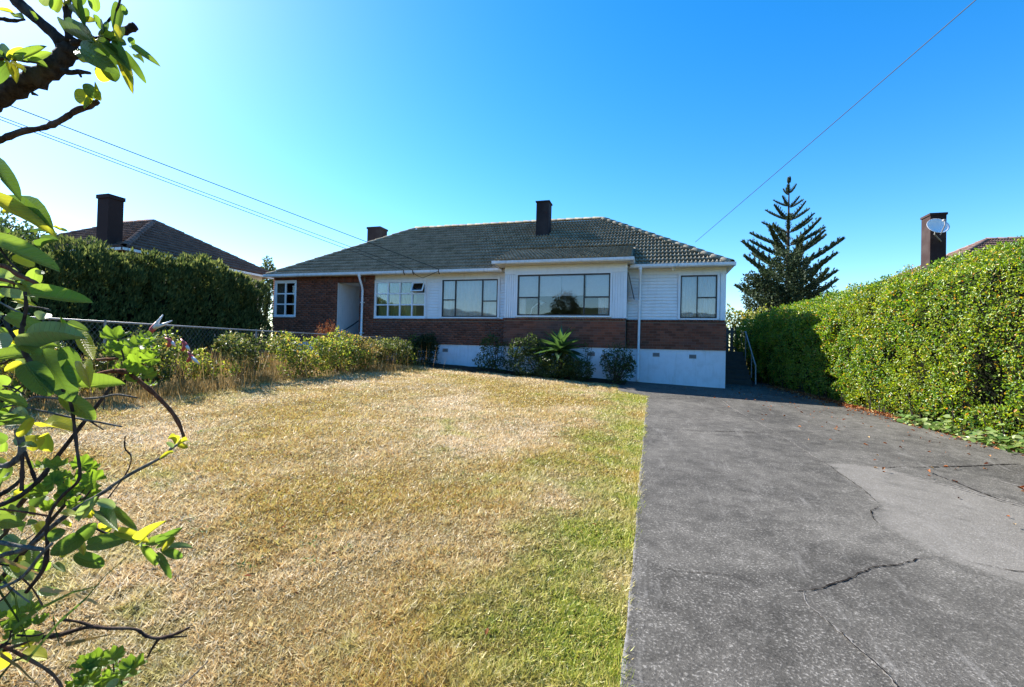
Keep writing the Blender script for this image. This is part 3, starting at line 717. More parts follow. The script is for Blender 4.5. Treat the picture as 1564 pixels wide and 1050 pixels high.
# porch recess: boarded side wall, door, step, rail
m = MB(); px0, px1 = DOOR[0], DOOR[1]
m.box(px0-.12, px0-.022, 16.46, 17.9, 1.6, 4.2); m.box(px1, px1+.1, 16.46, 17.9, 1.6, 4.2); m.box(px0-.12, px1+.1, 17.9, 18.0, 1.6, 4.2); m.box(px0-.02, px1, 16.46, 17.9, DOOR[3]+.003, DOOR[3]+.06)
porch = m.build('porch_recess', M['white'], house)
k = 0; y = 16.27
while y < 17.88:
    link('lining_board', MB().box(-.02, .0, 0, .108, 0, DOOR[3]-1.79).mesh('lining_board'), M['white'], porch, (px0+.002, y, 1.785)); y += .115
MB().box(px0-.0, px1, 16.2, 17.9, 1.6, 1.78).build('porch_floor', M['concrete_step'], porch)
dr = MB().box(px0+.08, px1-.08, 17.86, 17.898, 1.79, 3.85).build('door', M['dark_frame'], house)
MB().tube([(px1-.18, 17.86, 2.75), (px1-.18, 17.79, 2.75)], .03, 8).build('door_handle', M['metal'], dr)
MB().tube([(px0+.12, 16.2, 2.05), (px0+.2, 17.0, 2.45), (px0+.25, 17.75, 2.85)], .022, 8).build('porch_rail', M['black'], house)
MB().tube([(px1-.1, 17.3, 4.14), (px1-.1, 17.3, 4.0)], [.05, .1], 10).build('porch_light', M['dark_frame'], house)
# vents in the foundation
for i, (vx, vz) in enumerate(((-7.43, 1.52), (-1.89, 1.52), (.15, 1.55), (1.28, 1.52))):
    yy = BY+.03 if BX0 < vx < BX1 else 16.285
    mm = MB(); mm.box(vx-.11, vx+.11, yy-.012, yy+.01, vz-.065, vz-.05); mm.box(vx-.11, vx+.11, yy-.012, yy+.01, vz+.05, vz+.065)
    for q in range(8): mm.box(vx-.11+q*.029, vx-.095+q*.029, yy-.010, yy+.008, vz-.05, vz+.05)
    v = mm.build('vent', M['vent'], found); MB().box(vx-.10, vx+.10, yy-.003, yy-.001, vz-.06, vz+.06).build('vent_shade_sheet', M['dark'], v)  # dark sheet on the solid wall, painted as shade behind the bars

# curtains, blinds and the desk lamp
def curtain(name, label, x0, x1, z0, z1, y, mat, folds=14, amp=.02, cat='curtain', group=None):
    n = max(8, folds*6); V = []; r = random.Random(int((x0+90)*10))
    for i in range(n+1):
        t = i/n; x = x0+(x1-x0)*t; w = amp*math.sin(t*folds*2*math.pi+math.sin(t*9)) + amp*.4*math.sin(t*folds*.7*2*math.pi)
        V += [(x, y+w, z0), (x, y+w*.8, (z0+z1)/2), (x, y+w*.5, z1)]
    V = np.array(V); c = V.mean(0); i = np.arange(n)*3
    Fc = np.concatenate([np.stack([i, i+3, i+4, i+1], 1), np.stack([i+1, i+4, i+5, i+2], 1)])
    o = link(name, fast_mesh(name, V-c, Fc, True), mat, None, tuple(c)); tag(o, label, cat, group); return o
curtain('net_curtain', 'white net curtain behind the small window at the right end of the house', .9, 1.95, 2.79, 4.14, 16.39, M['net'], 11)
curtain('net_curtain', 'white net curtain hanging behind the brown framed window left of the bay', -7.6, -5.45, 2.8, 4.15, 16.39, M['net'], 16)
curtain('curtain', 'olive curtain behind the white twelve pane window beside the downpipe', -10.45, -8.8, 2.8, 4.12, 16.46, M['olive'], 9, .03)
curtain('curtain', 'mustard curtain behind the white corner window at the far left of the house', -15.25, -14.35, 2.82, 4.18, 16.40, M['mustard'], 8, .03)
curtain('net_curtain', 'narrow white curtain in the lower left corner of the bay window', -4.42, -4.2, 2.8, 3.42, BY+.16, M['net'], 4)
curtain('net_curtain', 'narrow white curtain in the lower right corner of the bay window', -1.72, -1.38, 2.8, 3.42, BY+.16, M['net'], 5)
for (a, b, zb, lab) in ((-4.43, -3.74, 3.42, 'white roller blind in the upper left pane of the bay window'), (-3.70, -2.95, 3.44, 'white roller blind in the left half of the wide bay pane'),
                        (-2.94, -2.16, 3.46, 'white roller blind in the right half of the wide bay pane'), (-2.12, -1.38, 3.42, 'white roller blind in the upper right pane of the bay window')):
    curtain('roller_blind', lab, a, b, zb, 4.15, BY+.075, M['blind'], 2, .004, 'blind')
lp = thing('desk_lamp', 'white jointed desk lamp standing inside the bay window', 'lamp', (-4.05, 15.85, 2.78))
MB().tube([(-4.05, 15.85, 2.78), (-4.05, 15.85, 2.81)], .09, 14).build('base', M['dish'], lp)
MB().tube([(-4.05, 15.85, 2.81), (-4.0, 15.84, 3.05), (-3.72, 15.82, 3.27)], .02, 8).build('arm', M['dish'], lp)
MB().tube([(-3.74, 15.82, 3.31), (-3.66, 15.82, 3.24), (-3.62, 15.82, 3.18)], [.03, .06, .11], 14).build('lamp_shade', M['dish'], lp)

# steps and rail at the right end of the house
st = thing('side_steps', 'dark concrete steps climbing beside the right end of the house', 'steps', (2.9, 19, .6))
for k in range(7):
    z = float(ground_z(2.9, 18))+.02+k*.165
    link('step', MB().box(-.5, .5, 0, .29 if k < 6 else 2.2, -.165*(k+1), .163).mesh('step'), M['concrete_step'], st, (2.85, 18.0+k*.28, z))
hr = thing('stair_handrail', 'white painted handrail with posts beside the side steps', 'handrail', (3.42, 18, .6))
MB().tube([(3.42, 17.75, .62), (3.42, 17.8, 1.25), (3.42, 19.7, 2.5), (3.42, 20.6, 2.5)], .022, 8).build('rail', M['white_rail'], hr)
for y, z in ((18.5, .8), (19.65, 1.4), (20.5, 1.5)): MB().tube([(3.42, y, z), (3.42, y, min(2.5, 1.25+(y-17.8)*.658))], .016, 8).build('post', M['white_rail'], hr)
gt = thing('side_gate', 'dark slatted timber gate at the top of the side steps', 'gate', (2.85, 20.9, 1.7))
for k in range(6): link('slat', MB().box(-.06, .06, 0, .025, 0, 1.0).mesh('slat'), M['timber_grey'], gt, (2.42+k*.175, 20.9, 1.72))
for z in (1.85, 2.5): link('cross_rail', MB().box(-.52, .52, .026, .06, 0, .09).mesh('cross_rail'), M['timber_grey'], gt, (2.86, 20.9, z))

# ------------------------------------------------------------------ neighbouring houses
def hip_house(root, x0, x1, y0, y1, ez, rise_pitch, wallmat, tilemat, zbase, faces, budget, ov=.5):
    """hip roofed neighbour; ridge along X"""
    m = MB(); m.box(x0+ov, x1-ov, y0+ov, y1-ov, zbase, ez-.02); m.build('wall', wallmat, root)
    d2 = (y1-y0)/2; rz = ez+d2*rise_pitch; ry = (y0+y1)/2
    m = MB(); A, B, C, D = (x0, y0, ez-.03), (x1, y0, ez-.03), (x1, y1, ez-.03), (x0, y1, ez-.03); E, F_ = (x0+d2, ry, rz-.03), (x1-d2, ry, rz-.03)
    m.poly([A, B, F_, E]); m.poly([B, C, F_]); m.poly([C, D, E, F_]); m.poly([D, A, E]); m.poly([A, D, C, B])
    rf = m.build('roof', tilemat, root); sl = math.hypot(d2, d2*rise_pitch); c = d2/sl; s_ = d2*rise_pitch/sl
    if 'front' in faces: roof_face(rf, tilemat, (0, y0-.04, ez-.02), (1, 0, 0), (0, c, s_), sl, lambda s: x0+s*c, lambda s: x1-s*c, budget.get('front', 0))
    if 'right' in faces: roof_face(rf, tilemat, (x1+.04, 0, ez-.02), (0, 1, 0), (-c, 0, s_), sl, lambda s: y0+s*c, lambda s: y1-s*c, budget.get('right', 0))
    if 'left' in faces: roof_face(rf, tilemat, (x0-.04, 0, ez-.02), (0, -1, 0), (c, 0, s_), sl, lambda s: -y1+s*c, lambda s: -y0-s*c, budget.get('left', 0))
    e = .03
    for a, b in (((x1, y0, ez+e), (x1-d2, ry, rz+e)), ((x1, y1, ez+e), (x1-d2, ry, rz+e)), ((x0, y0, ez+e), (x0+d2, ry, rz+e)), ((x0, y1, ez+e), (x0+d2, ry, rz+e)), ((x0+d2, ry, rz+e), (x1-d2, ry, rz+e))):
        ridge_caps(rf, tilemat, a, b)
    m = MB(); m.box(x0-.12, x1+.12, y0-.14, y0-.05, ez-.12, ez-.03); m.box(x1+.05, x1+.14, y0-.14, y1+.1, ez-.121, ez-.031); m.build('gutter', M['gutter'], root)
    return rf
nl = thing('neighbour_house', 'cream neighbouring house with brown tiled hip roof behind the conifer row', 'house', (-21, 15.5, 1.2))
hip_house(nl, -26.6, -17.75, 11.9, 19.0, 4.86, .57, M['cream'], M['tile_brown'], .5, ('front', 'right'), {'right': 200, 'front': 100})
chimney(nl, 'chimney', -19.0, -18.45, 11.8, 12.3, 1.5, 6.75, M['brick_dark'], .14)
nr = thing('neighbour_house', 'brown tiled roof of a house showing above the tall clipped hedge', 'house', (16, 30, .3))
hip_house(nr, 12.7, 22.5, 26.6, 34.6, 5.85, .52, M['cream'], M['tile_brown'], .0, ('front', 'left'), {})
chimney(nr, 'chimney', 12.0, 12.6, 25.75, 26.5, .2, 8.25, M['brick_dark'], .1)
ds = thing('satellite_dish', 'white satellite dish bolted to the brick chimney beyond the hedge', 'satellite dish', (12.5, 25.6, 6.9))
def dish():
    V = []; Fc = []; nr_, na = 7, 28; a, b = .42, .41; c = Vector((12.02, 25.25, 7.5)); ax = Vector((.05, -.84, .46)).normalized()
    u = ax.cross(Vector((0, 0, 1))).normalized(); v = u.cross(ax)
    for side in (0, 1):
        for i in range(nr_):
            r = (i+.001)/(nr_-1)
            for k in range(na): th = 2*math.pi*k/na; V.append(tuple(c + u*math.cos(th)*a*r + v*math.sin(th)*b*r + ax*(.16*r*r-.08-.018*side)))
    for side in (0, 1):
        o = side*nr_*na
        for i in range(nr_-1):
            for k in range(na): q = (k+1) % na; Fc.append((o+i*na+k, o+i*na+q, o+(i+1)*na+q, o+(i+1)*na+k))
    for k in range(na): q = (k+1) % na; e = (nr_-1)*na; Fc.append((e+k, e+q, nr_*na+e+q, nr_*na+e+k))
    loc = wloc(ds); link('reflector', fast_mesh('reflector', np.array(V)-np.array(loc), np.array(Fc), True), M['dish'], ds, loc)
    MB().tube([c - v*.47, c - v*.30 + ax*.42, c + ax*.5 - v*.08], .022, 8).build('feed_arm', M['metal'], ds)
    MB().tube([c + ax*.52 - v*.10, c + ax*.42 - v*.04], [.05, .05], 10).build('receiver', M['vent'], ds)
    MB().tube([c - ax*.1, c - ax*.2 - Vector((0, 0, .2)), (12.4, 25.74, 6.95)], .03, 8).build('mount', M['metal'], ds)
dish()

# ------------------------------------------------------------------ wires
def cable(name, label, a, b, sag, r=.008, group=None):
    a, b = Vector(a), Vector(b); n = 24; pts = []
    for i in range(n+1): t = i/n; p = a.lerp(b, t); p.z -= sag*4*t*(1-t); pts.append(p)
    o = MB().tube(pts, r, 5).build(name, M['black']); tag(o, label, 'cable', group)
def ext(a, b, k): a, b = Vector(a), Vector(b); return a + (b-a)*k
cable('power_cable', 'uppermost of the three overhead cables reaching the house eave from the left', (-7.58, 15.86, 4.5), ext((-7.58, 15.86, 4.49), (-13.68, 6.73, 6.74), 2.1), .03, .011)
cable('power_cable', 'middle of the three overhead cables reaching the house eave from the left', (-8.64, 15.86, 4.5), ext((-8.64, 15.86, 4.53), (-13.88, 6.67, 6.51), 2.1), .03, .009)
cable('power_cable', 'lowest of the three overhead cables reaching the house eave from the left', (-9.02, 15.86, 4.5), ext((-9.02, 15.86, 4.5), (-13.88, 6.67, 6.43), 2.1), .03, .009)
cable('telephone_cable', 'single black cable rising from the right roof hip across the blue sky', (1.47, 18.5, 5.73), ext((1.47, 18.5, 5.73), (5.05, 9.76, 7.73), 3), .12, .008)
for x in (-9.02, -8.64, -7.58):
    MB().tube([(x, 15.93, 4.34), (x, 15.83, 4.4), (x, 15.82, 4.5)], .018, 6).build('insulator_bracket', M['dark_frame'], house)
MB().tube([(-8.64, 15.83, 4.44), (-8.5, 15.85, 4.3), (-8.25, 15.9, 4.2), (-8.0, 15.87, 4.28), (-7.6, 15.83, 4.42)], .009, 5).build('service_lead', M['black'], house)

# ------------------------------------------------------------------ chain link fence
FX = -9.2
fn = thing('chain_link_fence', 'low chain link fence with grey pipe rail between lawn and neighbouring garden', 'fence', (FX, 10, .9))
MB().tube([(FX, 2.5, 1.92), (FX, 9, 1.91), (FX, 16.1, 1.92)], .017, 8).build('top_rail', M['metal'], fn, smooth=True)
for y in (2.6, 5.9, 9.2, 12.5, 16.0):
    MB().tube([(FX, y, float(ground_z(FX, y))-.2), (FX, y, 1.95)], .019, 8).build('post', M['metal'], fn)
def mesh_wires():
    m = MB(); p = .085
    y = 2.0
    while y < 17:
        for sgn in (1, -1):
            z0, z1 = .55, 1.9; y2 = y+sgn*(z1-z0)*.8
            def zc(yy): return float(ground_z(FX, yy))+.05
            pts = [(FX+.004*sgn, y, z0), (FX+.004*sgn, y2, z1)]
            if min(y, y2) < 2.5 or max(y, y2) > 16.1: continue
            m.tube(pts, .0015, 3, False)
        y += p
    o = m.build('wire_mesh', M['metal'], fn, kind='stuff')
mesh_wires()

# ------------------------------------------------------------------ clipped hedge on the right
def sph(n):
    return unit(rng.normal(size=(n, 3)))
def build_hedge():
    hg = thing('clipped_hedge', 'tall clipped green hedge running along the right side of the driveway', 'hedge', (5.8, 12, .2))
    y0, y1 = 3.0, 21.0
    def top(y): return 3.70 - .055*(y-9)
    def face_x(y): return hedge_x(y)
    # leaf points: face, top, far end
    n = 135000
    Y = y0 + (y1-y0)*rng.random(n)**.9; u = rng.random(n); P = np.zeros((n, 3)); N = np.zeros((n, 3))
    gz = ground_z(face_x(Y), Y); H = top(Y)-gz
    onface = rng.random(n) < .76
    # face: bulging profile, rounded shoulder
    z = gz + .04 + H*u**.92
    rel = (z-gz)/H; bulge = .16*np.sin(np.clip(rel, 0, 1)*math.pi*.85) - .55*np.clip(rel-.86, 0, 1)**1.2*2.2
    P[:, 0] = face_x(Y) - bulge + .10; P[:, 1] = Y; P[:, 2] = z
    N[:] = (-.95, -.19, .12); N[:, 2] += np.clip(rel-.8, 0, 1)*3
    t = ~onface
    P[t, 0] = face_x(Y[t]) + .15 + 1.5*rng.random(t.sum()); P[t, 2] = top(Y[t]) - .03; N[t] = (-.1, 0, 1)
    N = unit(N)
    d1 = vnoise(P, .55, 1); d2 = vnoise(P, 1.7, 2); d3 = vnoise(P, 5, 3)
    hollow = np.clip((vnoise(P*[1, 1, .6], 2.5, 8)-.70)/.10, 0, 1)*onface
    depth = (d1-.5)*.05 + (d2-.5)*.09 + (d3-.5)*.24*np.where(onface, 1, .5) - hollow*.30 - rng.exponential(.12, n)
    low = np.clip(1-(P[:, 2]-gz)/.4, 0, 1)*onface; depth = depth - low*.45*d2
    P += N*depth[:, None]
    keep = rng.random(n) > hollow*.75
    P, N = P[keep], N[keep]; n = len(P)
    # sprigs that stick out past the clipping line
    T = unit(sph(n)*.9 + N*.55 + np.array([0, 0, .35])); NN = unit(N*.7 + sph(n)*.75 + np.array([0, 0, .25]))
    L = rng.uniform(.028, .068, n)*(.75+.5*vnoise(P, 1.5, 5))
    loc = wloc(hg)
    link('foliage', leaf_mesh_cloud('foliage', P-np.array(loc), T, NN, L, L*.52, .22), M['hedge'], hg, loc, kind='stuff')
    # solid near-black core added to block light and stand for inner shade, then twigs
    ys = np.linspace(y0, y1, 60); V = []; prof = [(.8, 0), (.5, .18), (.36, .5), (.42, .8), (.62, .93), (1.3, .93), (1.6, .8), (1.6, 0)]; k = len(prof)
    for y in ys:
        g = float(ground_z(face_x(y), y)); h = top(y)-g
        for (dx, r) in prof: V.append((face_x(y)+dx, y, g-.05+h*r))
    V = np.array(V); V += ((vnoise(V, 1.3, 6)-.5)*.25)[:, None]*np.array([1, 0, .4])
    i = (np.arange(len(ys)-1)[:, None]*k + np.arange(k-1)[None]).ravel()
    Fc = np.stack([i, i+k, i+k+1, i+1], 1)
    link('shade_core', fast_mesh('shade_core', V-np.array(loc), Fc, True), M['hedge_core'], hg, loc)
    m = MB(); r = random.Random(11)
    for q in range(170):
        y = r.uniform(6, 19); g = float(ground_z(face_x(y), y)); z = g + r.uniform(.02, .5 if q < 90 else 2.6); x = face_x(y)
        a = Vector((x+.5, y, z)); b = Vector((x+r.uniform(-.12, .12), y+r.uniform(-.3, .3), z+r.uniform(-.05, .4)))
        if q < 90: a = Vector((x+r.uniform(.05, .5), y, g-.05)); b = Vector((a.x+r.uniform(-.15, .05), y+r.uniform(-.15, .15), g+r.uniform(.4, .9)))
        m.tube([a, a.lerp(b, .5)+Vector((0, r.uniform(-.05, .05), .03)), b], [.012, .009, .004], 5)
    m.build('twigs', M['bark'], hg, kind='stuff')
    return hg
build_hedge()
def scatter_litter():
    n = 5200; Y = rng.uniform(3.5, 18, n); off = -rng.exponential(.13, n) + .22; X = hedge_x(Y) - .02 + off
    far = rng.random(n) < .07; X[far] = hedge_x(Y[far]) - rng.random(far.sum())**2*3.5
    Z = np.array([drive_z(x, y) for x, y in zip(X, Y)]) + .008 + rng.random(n)*.03*(off > -.1)
    P = np.stack([X, Y, Z], 1); T = sph(n)*[1, 1, .25]; L = rng.uniform(.035, .07, n)
    o = link('leaf_litter', leaf_mesh_cloud('leaf_litter', P, T, sph(n)*.5+[0, 0, 1], L, L*.5, .5), M['litter'], kind='stuff'); tag(o, 'orange brown dead leaves drifted along the foot of the hedge', 'leaf litter')
    # low round leaved plants at the hedge foot
    n = 620; Y = np.concatenate([rng.normal(11.1, .45, n//3), rng.normal(9.6, .5, n//3), rng.normal(8.4, .6, n-2*(n//3))]); X = hedge_x(Y) + rng.normal(-.06, .10, n)
    Z = ground_z(X, Y) + .04 + np.abs(rng.normal(0, .09, n)); P = np.stack([X, Y, Z], 1); L = rng.uniform(.06, .13, n)
    o = link('ground_ivy', leaf_mesh_cloud('ground_ivy', P, sph(n)*[1, 1, .3]+[-.3, -.3, 0], sph(n)*.5+[-.2, -.2, 1], L, L*.9, .15), M['ivy'], kind='stuff'); tag(o, 'pale green ground cover at the foot of the hedge', 'ground cover')
scatter_litter()

# ------------------------------------------------------------------ generic bush and tree
def crown_points(n, blobs, hollow=.55):
    """blobs: (centre, (rx,ry,rz), weight)"""
    w = np.array([b[2] for b in blobs], float); w /= w.sum(); idx = rng.choice(len(blobs), n, p=w)
    C = np.array([b[0] for b in blobs])[idx]; S = np.array([b[1] for b in blobs])[idx]; d = sph(n); r = hollow + (1-hollow)*rng.random(n)**.6
    P = C + d*S*r[:, None]; Nn = unit(d/S); q = (vnoise(P, 2.4, 4)-.5)*.5 + (vnoise(P, 5.5, 6)-.5)*.7
    return P + Nn*(q*S.mean(1))[:, None], Nn
def bush(name, label, cat, base, blobs, n, L, mat, stems=5, group=None, asp=.55, stemmat='bark', up=.3, srad=.014, six=True):
    b = thing(name, label, cat, base, group); P, Nn = crown_points(n, blobs); loc = np.array(base)
    T = unit(sph(len(P))*.8 + Nn*.6 + [0, 0, up]); NN = unit(Nn*.5+sph(len(P))*.7+[0, 0, .4]); LL = L*rng.uniform(.6, 1.3, len(P))
    link('foliage', leaf_mesh_cloud('foliage', P-loc, T, NN, LL, LL*asp, .2, six), M[mat], b, base, kind='stuff')
    r = random.Random(int(abs(base[0])*100+base[1]*10)); sprig = []
    for k in range(stems):
        c = Vector(blobs[k % len(blobs)][0]); s = blobs[k % len(blobs)][1]
        e = c + Vector((r.uniform(-.7, .7)*s[0], r.uniform(-.7, .7)*s[1], r.uniform(.1, .9)*s[2])); a = Vector(base)+Vector((r.uniform(-.08, .08), r.uniform(-.08, .08), -.05))
        mid = a.lerp(e, .5)+Vector((r.uniform(-.1, .1), r.uniform(-.1, .1), .05))
        e = c + (e-c)*1.35 + Vector((0, 0, .12*s[2]/.4)); MB().tube([a, mid, e], [srad, srad*.75, srad*.3], 6).build('stem', M[stemmat], b)
        q = np.array([tuple(mid.lerp(e, .35+.65*j/9)) for j in range(10)]); sprig.append(q + rng.normal(0, L*.45, q.shape))
    if sprig:
        P = np.concatenate(sprig); k = len(P); LL = L*rng.uniform(.7, 1.3, k)
        link('sprigs', leaf_mesh_cloud('sprigs', P-loc, sph(k)+[0, 0, .4], sph(k)*.7+[0, 0, .6], LL, LL*asp, .2, six), M[mat], b, base, kind='stuff')
    return b
def gz(x, y): return float(ground_z(x, y))

# conifer row on the left
def conifers():
    spec = [(-15.6, 5.3, 4.05, 1.0), (-15.5, 6.3, 3.8, .95), (-15.35, 7.3, 4.25, .95), (-15.2, 8.25, 3.95, .9), (-15.1, 9.15, 4.4, .9), (-15.0, 10.0, 4.2, .85), (-14.9, 10.85, 4.5, .85), (-14.8, 11.65, 4.4, .8), (-14.7, 12.45, 4.6, .8), (-14.6, 13.3, 4.35, .75), (-14.45, 14.1, 3.95, .65)]
    words = ['first', 'second', 'third', 'fourth', 'fifth', 'sixth', 'seventh', 'eighth', 'ninth', 'tenth']
    for i, (x, y, zt, r) in enumerate(spec):
        lab = ('low rounded conifer closing the right end of the dark conifer row' if i == len(spec)-1 else f'dark columnar conifer, {words[len(spec)-2-i]} left of the rounded one ending the row')
        g = gz(x, y); t = thing('conifer_tree', lab, 'conifer', (x, y, g), 'conifers in a row beyond the fence')
        n = 7500; h = zt-g; u = rng.random(n)**.85; th = rng.random(n)*2*math.pi
        prof = r*np.where(u < .72, .92+.08*np.sin(u*8), .92*np.sqrt(np.clip(1-((u-.72)/.28)**2, .02, 1)))
        tipv = 1-.16*vnoise(np.stack([np.cos(th)*1.6+i*3, np.sin(th)*1.6, th*0], 1), 1.0, 3)*np.clip((u-.45)*2, 0, 1); P0 = np.stack([x+np.cos(th)*prof, y+np.sin(th)*prof, g+.1+u*h*tipv], 1); Nn = np.stack([np.cos(th), np.sin(th), np.clip((u-.7)*3, 0, 1.5)], 1); Nn = unit(Nn)
        q = (vnoise(P0*[1, 1, .45], 3.0, 7)-.5)*.6 + (vnoise(P0, 6.5, 9)-.5)*.25 - rng.exponential(.06, n); P = P0 + Nn*q[:, None]
        T = unit(Nn*.55 + sph(n)*.45 + [0, 0, .85]); L = rng.uniform(.09, .2, n); loc = np.array((x, y, g))
        link('crown', leaf_mesh_cloud('crown', P-loc, T, Nn+sph(n)*.6, L, L*.3, .2, False), M['conifer'], t, tuple(loc), kind='stuff')
        m = MB(); m.tube([(x, y, g-.1), (x, y, g+.4*h), (x, y, g+.93*h)], [.1, r*.62, .05], 10); m.build('shade_core', M['hedge_core'], t)  # solid core, its dark colour painted as shade inside the crown
        MB().tube([(x, y, g-.1), (x, y, g+.5)], .08, 8).build('trunk', M['bark'], t)
conifers()

# norfolk pine
def norfolk():
    bx, by = 10.9, 44.7; g = gz(bx, by); H = 16.9-g
    t = thing('norfolk_pine', 'tall symmetrical pine with tiered upswept branches behind the hedge', 'tree', (bx, by, g))
    MB().tube([(bx, by, g), (bx, by, g+H*.5), (bx, by, g+H*.97), (bx, by, g+H)], [.32, .17, .03, .008], 8).build('trunk', M['bark'], t)
    # three unit branches along +X, length 1, curving up
    vars_ = []
    for v in range(3):
        n = 1500; u = .10+.9*rng.random(n)**.8; w = .075*np.sqrt(np.clip(1-u, .02, 1))*(.55+.45*np.minimum(u*3, 1)); th = rng.random(n)*2*math.pi
        P = np.stack([u, np.cos(th)*w*1.25, .16*u**2.0+np.sin(th)*w*.5], 1)
        # side sprays near the base half
        sp = rng.random(n) < .25; sgn = np.where(rng.random(n) < .5, -1, 1); s2 = rng.random(n)**.7; ub = np.round(rng.random(n)*6)/6*.7+.15
        P[sp, 0] = ub[sp]+.10*s2[sp]; P[sp, 1] = sgn[sp]*.17*s2[sp]*(1-ub[sp]*.6); P[sp, 2] = .16*P[sp, 0]**2+.055*s2[sp]+rng.normal(0, .012, sp.sum())
        T = unit(np.array([.8, 0, .5])+sph(n)*.5); L = rng.uniform(.035, .075, n)
        me = leaf_mesh_cloud('branch', P, T, sph(n), L, L*.35, .1, False); me.materials.append(M['pine'])
        vars_.append(me)
    m = MB().tube([(0, 0, 0), (.5, 0, .04), (1, 0, .16)], [.012, .008, .002], 5).mesh('limb'); m.materials.append(M['bark'])
    z = .965; k = 0; r = random.Random(5)
    while z > .22:
        L = min(8.2*(1-z), 4.4); nb = 5 if z < .93 else 4; off = r.uniform(0, 6)
        for b in range(nb):
            a = off+b*2*math.pi/nb+r.uniform(-.15, .15); el = R(22 if z < .9 else 32)+r.uniform(-.05, .05); l = L*r.uniform(.85, 1.1); p = (bx, by, g+H*z+r.uniform(-.1, .1))
            rot = (Matrix.Rotation(a, 3, 'Z') @ Matrix.Rotation(-el, 3, 'Y')).to_euler(); th = 1.25 if l < 2 else 1
            br = link('branch', vars_[(k+b) % 3], None, t, p, rot, scale=(l, max(l, 1.3)*.75*th, max(l, 1.3)*.95*th))
            link('limb', m, None, t, p, rot, scale=(l, l, l))
        k += 1; z -= .058+.012*r.random()
norfolk()
def broad_tree(name, label, base, blobs, n, L, mat, trunk_r=.15, group=None, asp=.5, limbs=6):
    t = thing(name, label, 'tree', base, group); P, Nn = crown_points(n, blobs, .5); loc = np.array(base)
    T = unit(sph(len(P))+Nn*.5); LL = L*rng.uniform(.6, 1.3, len(P))
    link('crown', leaf_mesh_cloud('crown', P-loc, T, Nn*.4+sph(len(P))*.8+[0, 0, .3], LL, LL*asp, .2, False), M[mat], t, base, kind='stuff')
    b = Vector(base); top = Vector(np.mean([q[0] for q in blobs], 0)); MB().tube([b-Vector((0, 0, .2)), b.lerp(top, .5), top], [trunk_r, trunk_r*.75, trunk_r*.4], 8).build('trunk', M['bark'], t)
    for q in blobs[:limbs]: c = Vector(q[0]); s = b.lerp(top, .55); MB().tube([s, s.lerp(c, .6)+Vector((0, 0, .1)), c+Vector((0, 0, q[1][2]*.5))], [trunk_r*.5, trunk_r*.3, trunk_r*.1], 6).build('limb', M['bark'], t)
    return t
g = gz(7.7, 31.4)
broad_tree('evergreen_tree', 'dense dark round evergreen tree in front of the tall pine', (7.7, 31.4, g), [((7.6, 31.4, 5.6), (1.7, 1.6, 1.7), 3), ((6.5, 31.2, 4.8), (1.3, 1.3, 1.2), 2), ((8.7, 31.6, 5.0), (1.3, 1.3, 1.2), 2), ((7.6, 31.3, 7.1), (.9, .9, .9), 1), ((6.0, 31.0, 6.0), (.7, .7, .6), .7), ((7.6, 31.3, 3.4), (2.0, 1.6, 1.3), 2)], 15000, .17, 'evergreen')
bush('garden_bush', 'bright yellow green bush at the end of the path behind the house corner', 'bush', (4.3, 24.5, gz(4.3, 24.5)), [((3.7, 24.5, 2.3), (.9, .8, 1.5), 2), ((4.6, 24.2, 2.5), (.9, .8, 1.3), 2), ((5.2, 23.6, 2.6), (.7, .7, .9), 1)], 6000, .12, 'yellowgreen')
broad_tree('cypress_tree', 'small far blue green conifer top between the two houses', (-35.3, 36.4, gz(-35, 36)), [((-35.3, 36.4, 7.8), (.9, .9, 1.2), 2), ((-35.3, 36.4, 9.0), (.35, .35, .9), .7), ((-34.4, 36.4, 7.4), (1.0, .9, .9), 1), ((-36.4, 36.4, 7.2), (1.0, .9, .8), 1), ((-35.3, 36.4, 5.0), (2.2, 2, 2.2), 4)], 2500, .3, 'conifer')
broad_tree('garden_tree', 'leafy green tree rising behind the left end of the conifer row', (-26.5, 13.2, gz(-26, 13)), [((-26.2, 13.2, 5.3), (1.6, 1.6, 1.1), 2), ((-27.8, 13.4, 5.6), (1.5, 1.5, 1.2), 2), ((-25.0, 13.0, 5.0), (1.0, 1.0, .9), 1)], 6000, .2, 'garden')
broad_tree('street_tree', 'dark round street tree seen only as a reflection in the bay window', (-9.4, -20, gz(-9, -20)), [((-9.4, -20, 4.0), (1.9, 1.9, 2.4), 2), ((-9.2, -20, 6.2), (1.5, 1.5, 1.7), 2), ((-10.6, -19.5, 3.6), (1.5, 1.5, 1.6), 1), ((-12.8, -19, 2.6), (1.8, 1.5, 1.3), 1), ((-6.6, -20, 3.0), (1.6, 1.5, 1.5), 1), ((-4.0, -20, 2.3), (1.7, 1.5, 1.2), .8), ((-15, -19, 2.2), (1.5, 1.5, 1.2), .8)], 12000, .25, 'evergreen')

